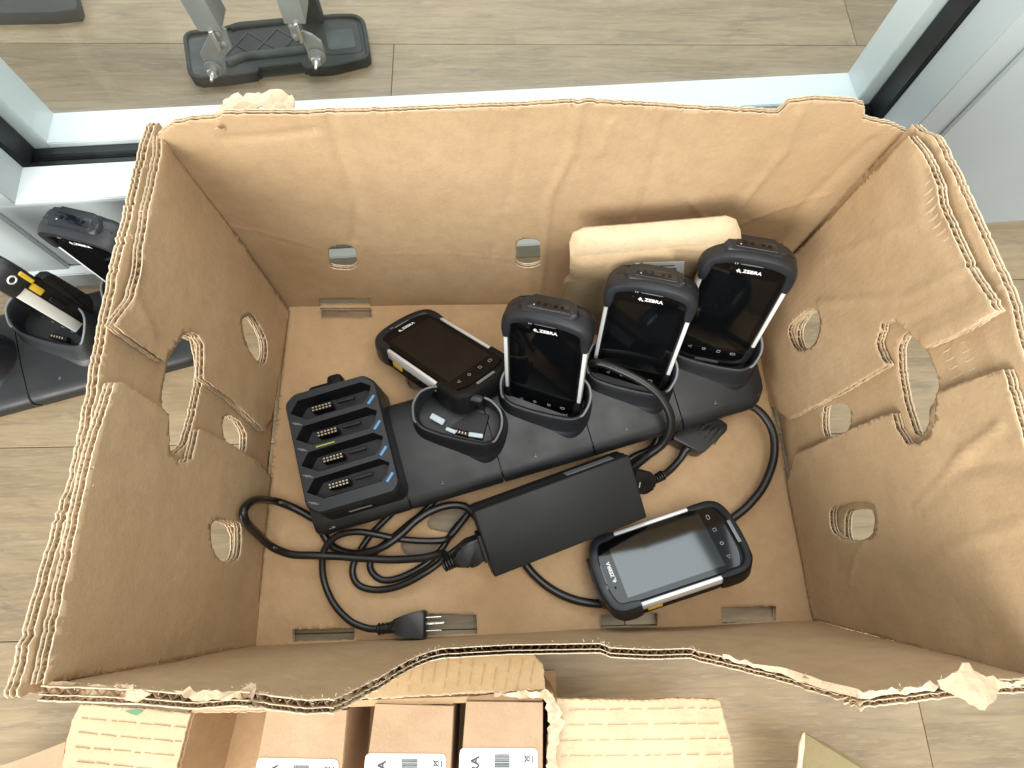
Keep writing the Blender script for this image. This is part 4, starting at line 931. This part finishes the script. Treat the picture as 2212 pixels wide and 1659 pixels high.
# side walls of the carton body going down to the floor
M_SCORE = kraft('flap_score', (.56, .42, .26), (.64, .49, .31), None, .2)
def score(pln, ln, wdt=.0004):
    rects = []; V = []; Fc = []
    for (pts, _, _) in ln:
        a, b = np.array(pts[0]), np.array(pts[1]); d = (b - a); L = np.linalg.norm(d); d /= L; nn = np.array([-d[1], d[0]])
        t = rng.uniform(0, .01)
        while t < L - .004:
            l2 = min(L, t + rng.uniform(.004, .022)); w2 = wdt * rng.uniform(.4, 1.1); p = a + d * t + nn * rng.normal(0, .0002); q = a + d * l2 + nn * rng.normal(0, .0002)
            pp = np.array([p - nn * w2 / 2, q - nn * w2 / 2, q + nn * w2 / 2, p + nn * w2 / 2]); 
            k = len(V); up3 = pln.P(pp[:, 0], pp[:, 1], np.full(4, .0009)); V += list(up3); V += list(up3 - pln.n * .0015); Fc += [(k, k + 1, k + 2, k + 3), (k + 7, k + 6, k + 5, k + 4), (k, k + 4, k + 5, k + 1), (k + 2, k + 6, k + 7, k + 3)]
            t = l2 + rng.uniform(.001, .006)
    return pyd('score_line', V, Fc, M_SCORE, c2n)
def clipl(pln, L4): return [([pln.px(*a), pln.px(*b)], 0, 0) for a, b in L4]
score(PRt, clipl(PRt, [((1208, 1534), (1556, 1530)), ((1206, 1567), (1566, 1563)), ((1204, 1600), (1574, 1596)), ((1202, 1634), (1580, 1630)), ((1200, 1668), (1584, 1664))]))
score(PLt, clipl(PLt, [((172, 1552), (402, 1572)), ((164, 1582), (392, 1603)), ((158, 1614), (386, 1634)), ((152, 1645), (378, 1666))]))
score(PA, clipl(PA, [((x, 1500 - (x - 700) * .02), (x + 8 + (x - 900) * .03, 1424 + max(0, (930 - x) * .35))) for x in range(830, 1165, 26)]))
def wall_down(name, a, b, th, mt, z=ZC, zb=ZF + .008):
    A3, B3 = at(*a, z), at(*b, z); d = (B3 - A3); d /= np.linalg.norm(d); nrm = np.array([-d[1], d[0], 0]) * th
    pts = [A3, B3, B3 + nrm, A3 + nrm]; pts = [p - [0, 0, .002] for p in pts]
    return slab3(name, pts, 0, mt, c2n, down=(0, 0, -(z - .002 - zb)))
wall_down('side_wall', (411, 1541), (330, 1850), -.005, M_KY)
wall_down('side_wall', (1196, 1512), (1184, 1850), .005, M_KY)
wall_down('back_wall', (411, 1541), (1196, 1512), .005, M_KX)
fq = [at(x, y, ZF + .008) for x, y in ((520, 1500), (1150, 1490), (1150, 1800), (480, 1800))]
slab3('bottom_panel', [(-.34, -.24, ZF + .008), (.02, -.235, ZF + .008), (.02, -.42, ZF + .008), (-.34, -.42, ZF + .008)], .004, M_KF, c2n)
crumple('torn_flap', (c5(1820, 345), c5(1870, 390), c5(1900, 440), c5(1930, 560), c5(1900, 640), c5(1880, 760), c5(1890, 900), c5(1830, 900), c5(1825, 700), c5(1835, 560), c5(1800, 400), c5(1500, 380), c5(1495, 362)), ZC + .004, M_EDGE, c2n, .005, freq=170)
def product(label, top, zt, texts, lab, rot=0, extra=None):
    t = empty('product_box', label=label, cat='cardboard box', group='small labelled product boxes')
    P4 = [at(x, y, zt) for x, y in top]
    b = slab3('box_body', P4, 0, M_PRODUCT, t, down=(0, 0, -(zt - ZF - .013)))
    # top panel proud of the tuck edge, with a thin dark gap and a bent back flap
    ctr = sum(P4) / 4; slab3('lid_panel', [ctr + (p - ctr) * np.array([.985, .995, 1]) + [0, 0, .0022] for p in P4], .0016, M_PRODUCT, t)
    fl_ = [P4[0] + [.001, .001, .0], P4[1] + [-.001, .001, .0], P4[1] + [-.001, .010, -.0035], P4[0] + [.004, .003, -.001]]
    slab3('tuck_flap', fl_, .0012, M_PRODUCT, t)
    L4 = round_poly([tuple(at(x, y, zt)[:2]) for x, y in lab], [.004, .004, .001, .001], 3)
    lo = slab3('paper_label', [(p[0], p[1], zt + .0027) for p in L4], .0004, LABEL, t)
    zz = zt + .0031
    for (s_, x, y, size) in texts:
        p = at(x, y, zz); text_obj('brand_text', s_, size, INK, lo, Matrix.Translation(p) @ Matrix.Rotation(R_(90 + rot), 4, 'Z'), bold=.00025, align='RIGHT')
    def bar(nm, x0, y0, x1, y1, wpx):
        a, b_ = at(x0, y0, zz), at(x1, y1, zz); d = (b_ - a) / np.linalg.norm(b_ - a); n_ = np.array([-d[1], d[0], 0]) * wpx / 2224 / 2
        return [a + n_, a - n_, b_ - n_, b_ + n_]
    def many(nm, segs):
        bm = bmesh.new()
        for sg_ in segs:
            q = bar(nm, *sg_); A = [bm.verts.new(v) for v in q]; B2 = [bm.verts.new(v - np.array([0, 0, .0003])) for v in q]
            bm.faces.new(A); bm.faces.new(B2[::-1])
            for i in range(4): bm.faces.new((A[i], B2[i], B2[(i + 1) % 4], A[(i + 1) % 4]))
        bm_obj(nm, bm, INK, lo)
    if extra:
        bx0, bx1, by, wx, wy = extra
        segs = []; y = by
        for wv_, gp in ((.9, 1.6), (.8, 1.6), (1.6, 2.2), (.8, 1.5), (.9, 1.8), (2.0, 2.4), (1.0, 1.4), (1.6, 2.0), (2.2, 2.4), (1.0, 1.8), (1.4, 2)):
            segs.append((bx0, y + wv_ / 2, bx1, y + wv_ / 2, wv_)); y += wv_ + gp
        many('barcode', segs)
        X, Y = wx, wy
        many('bin_symbol', [(X, Y, X + 14, Y + 17, 1.2), (X + 14, Y, X, Y + 17, 1.2), (X + 3, Y + 3, X + 3, Y + 14, 1.1), (X + 3, Y + 3, X + 13, Y + 5, 1.1), (X + 13, Y + 5, X + 13, Y + 12, 1.1), (X + 3, Y + 14, X + 13, Y + 12, 1.1), (X + 20, Y + 2, X + 20, Y + 17, 2.4)])
    return t
product('leftmost of the three product boxes in the front carton, its label mostly out of view', ((578, 1530), (752, 1533), (730, 1800), (528, 1800)), ZC - .004, [('ZEBRA', 592, 1653, .0098)], ((559, 1635), (733, 1639), (725, 1790), (535, 1790)), -3, (633, 667, 1654, 700, 1655))
product('middle product box in the front carton, label showing the letter A', ((811, 1519), (981, 1524), (968, 1800), (772, 1800)), ZC - .002, [('ZEBRA', 826, 1644, .0098)], ((791, 1626), (963, 1627), (960, 1790), (778, 1790)), -2, (867, 902, 1640, 934, 1641))
product('rightmost product box in the front carton, label showing the letters RA', ((1007, 1514), (1173, 1516), (1172, 1800), (984, 1800)), ZC, [('ZEBRA', 1027, 1634, .0098)], ((994, 1614), (1161, 1615), (1160, 1790), (986, 1790)), -1, (1068, 1101, 1630, 1131, 1631))
# pieces of two more cartons at the picture's lower corners
f1 = empty('tan_board_flap', label='tan cardboard flap poking in at the lower left corner of the photo', cat='cardboard flap')
slab3('flap_panel', [at(x, y, z) for x, y, z in ((-60, 1690, .03), (0, 1655, .035), (63, 1633, .04), (142, 1602, .045), (133, 1662, .045), (120, 1760, .04), (-60, 1800, .03))], .005, M_PRODUCT, f1)
f2 = empty('shaded_board_flap', label='cardboard flap coloured dark for its shadow, with pale torn edge at the lower right', cat='cardboard flap')
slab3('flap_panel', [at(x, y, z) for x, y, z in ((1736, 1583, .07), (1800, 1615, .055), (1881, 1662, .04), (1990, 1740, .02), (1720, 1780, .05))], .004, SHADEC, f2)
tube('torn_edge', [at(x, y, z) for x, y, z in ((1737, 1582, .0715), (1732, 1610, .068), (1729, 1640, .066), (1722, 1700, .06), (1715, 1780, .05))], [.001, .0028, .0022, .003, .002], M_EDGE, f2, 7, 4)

# ================================================================ ladder foot beyond the glass
cz = lambda x, y: (329.2 + .248 * x, .248 * y)
lad = empty('ladder', label='aluminium ladder legs on a long black rubber foot, seen through the glass', cat='ladder')
ZT = .006
G_ = lambda z, *L: [tuple(at(*cz(x, y), z)[:2]) for x, y in L]
outl_ = G_(ZT, (262, 310), (300, 268), (640, 225), (730, 190), (1150, 150), (1450, 130), (1600, 112), (1780, 112), (1845, 160), (1890, 440), (1885, 490), (1560, 572), (1335, 590), (1310, 535), (900, 580), (905, 625), (620, 662), (360, 682), (305, 635))
prism('foot_body', round_poly(outl_, .007, 3), ZF, ZT - .004, LADBLK, lad, .003, 2)
lp = [Vector((x, y, ZT - .003)) for x, y in round_poly([tuple(np.array(np.mean(outl_, 0)) + (np.array(p) - np.mean(outl_, 0)) * np.array([.982, .955])) for p in outl_], .012, 3)]
V, Fc = tube_data(lp, .0034, 8, True); pyd('foot_lip', V, Fc, LADBLK, lad, smooth=True)
prism('foot_pan', round_poly(G_(ZT, (300, 320), (640, 280), (640, 640), (400, 650), (330, 620)), .008, 3), ZT - .006, ZT - .0025, LADGRY, lad, .001, 1)
prism('foot_pan', round_poly(G_(ZT, (1470, 190), (1780, 160), (1840, 440), (1500, 470)), .010, 3), ZT - .006, ZT - .0028, LADBLK, lad, .001, 1)
prism('foot_pan', round_poly(G_(ZT, (1500, 260), (1740, 235), (1775, 400), (1530, 430)), .008, 3), ZT - .006, ZT - .0015, LADGRY, lad, .001, 1)
prism('lattice_well', G_(ZT, (660, 270), (1200, 215), (1270, 395), (860, 430), (640, 490)), ZT - .007, ZT - .0032, DARK, lad)
for a, b in (((620, 480), (825, 265)), ((825, 265), (1065, 415)), ((890, 435), (1080, 238)), ((1080, 238), (1260, 340)), ((680, 350), (830, 440)), ((1150, 405), (1240, 300))):
    a, b = np.array(at(*cz(*a), ZT)), np.array(at(*cz(*b), ZT)); a[2] = b[2] = ZT - .003; tube('lattice_rib', [a, b], .0014, LADGRY, lad, 6, 1)
rd = [at(*cz(x, y), ZT + .004) for x, y in ((640, 525), (720, 490), (820, 460), (1000, 440), (1180, 420), (1320, 405))]
tube('foot_ridge', [tuple(p - [0, 0, .006]) for p in rd], .0062, LADGRY, lad, 8, 4)
tube('foot_ridge', [tuple(at(*cz(x, y), ZT) - [0, 0, .004]) for x, y in ((680, 240), (760, 215), (1150, 175))], .0055, LADBLK, lad, 8, 3)
bq = at(*cz(535, 590), .030); PY = bq[1]
for k, (bolt, brk, lg) in enumerate(((
        (535, 590), ((495, 300), (415, 470), (450, 540), (480, 600), (560, 625), (612, 600), (612, 520), (690, 410), (640, 265), (600, 240), (510, 275)), (415, 600, 268, 238)),
        ((1435, 485), ((1180, 200), (1215, 330), (1250, 360), (1300, 350), (1360, 480), (1410, 530), (1480, 520), (1505, 470), (1470, 370), (1390, 310), (1290, 270), (1270, 195)), (1155, 1335, 195, 178)))):
    zb_ = .034 if k == 0 else .038
    b3 = at(*cz(*bolt), zb_); Pv = Plane((0, b3[1], 0), (1, b3[1], 0), (0, b3[1], 1), (0, 0, .3))
    q = [Pv.px(*cz(x, y)) for x, y in brk]; q3 = Pv.P(np.array([a[0] for a in q]), np.array([a[1] for a in q]), np.zeros(len(q)))
    bm = bmesh.new(); A = [bm.verts.new(v) for v in q3]; B2 = [bm.verts.new(v + np.array([0, .004, 0])) for v in q3]; bm.faces.new(A); bm.faces.new(B2[::-1])
    for i in range(len(A)): bm.faces.new((A[i], B2[i], B2[(i + 1) % len(A)], A[(i + 1) % len(A)]))
    bm_obj('bracket', bm, LADALU, lad)
    l0, l1 = Pv.px(*cz(lg[0], lg[2])), Pv.px(*cz(lg[1], lg[3])); xa, xb, z0_ = l0[0], l1[0], (l0[1] + l1[1]) / 2; Wd = xb - xa
    prof = [(0, 0), (0, .030), (.0035, .030), (.0035, .004), (Wd - .0035, .004), (Wd - .0035, .040), (Wd, .040), (Wd, 0)]
    bm = bmesh.new(); sl_ = -.02 if k == 0 else .02
    A = [bm.verts.new((xa + p[0], b3[1] - .004 + p[1], z0_)) for p in prof]; B2 = [bm.verts.new((xa + p[0] + sl_, b3[1] - .004 + p[1], z0_ + .42)) for p in prof]
    bm.faces.new(A); bm.faces.new(B2[::-1])
    for i in range(len(A)): bm.faces.new((A[i], B2[i], B2[(i + 1) % len(A)], A[(i + 1) % len(A)]))
    bm_obj('leg', bm, LADALU, lad)
    box('leg_web', (.006, .012, .03), (xa + Wd * .55, b3[1] - .003, z0_ - .012), STEEL, lad, .001, 1)
    Mb = Matrix.Translation(b3) @ Matrix.Rotation(R_(90), 4, 'X')
    for r1, r2, dp, ms, nm in ((.0125, .0120, .003, 20, 'washer'), (.0078, .0074, .012, 6, 'nut'), (.0045, .002, .024, 10, 'bolt')):
        bm = bmesh.new(); bmesh.ops.create_cone(bm, cap_ends=True, segments=ms, radius1=r1, radius2=r2, depth=dp, matrix=Mb @ Matrix.Translation((0, 0, dp / 2 + .001))); bm_obj(nm, bm, STEEL if nm != 'washer' else LADALU, lad)
    for j, (rx, ry) in enumerate((((570, 295), (625, 385)) if k == 0 else ((1215, 230), (1250, 320)))):
        s_, t_ = Pv.px(*cz(rx, ry)); bm = bmesh.new(); bmesh.ops.create_uvsphere(bm, u_segments=12, v_segments=8, radius=.0052, matrix=Matrix.Translation((s_, b3[1] - .0005, t_)) @ Matrix.Diagonal((1, .5, 1, 1))); bm_obj('rivet', bm, LADALU, lad, smooth=True)
bs = at(*cz(1385, 200), ZT); box('rubber_strap', (.034, .020, .30), (0, 0, .13), LADBLK, lad, .003, 2, Matrix.Translation((bs[0], bs[1] + .012, ZF)))
blob = [tuple(at(x, y, .02)[:2]) for x, y in ((-120, -60), (140, -60), (155, -8), (150, 6), (95, 10), (0, 12), (-120, 14))]
ft = empty('rubber_foot', label='edge of another black rubber foot at the top left corner', cat='rubber foot')
prism('foot_body', blob, ZF, .008, LADBLK, ft, .003, 2)
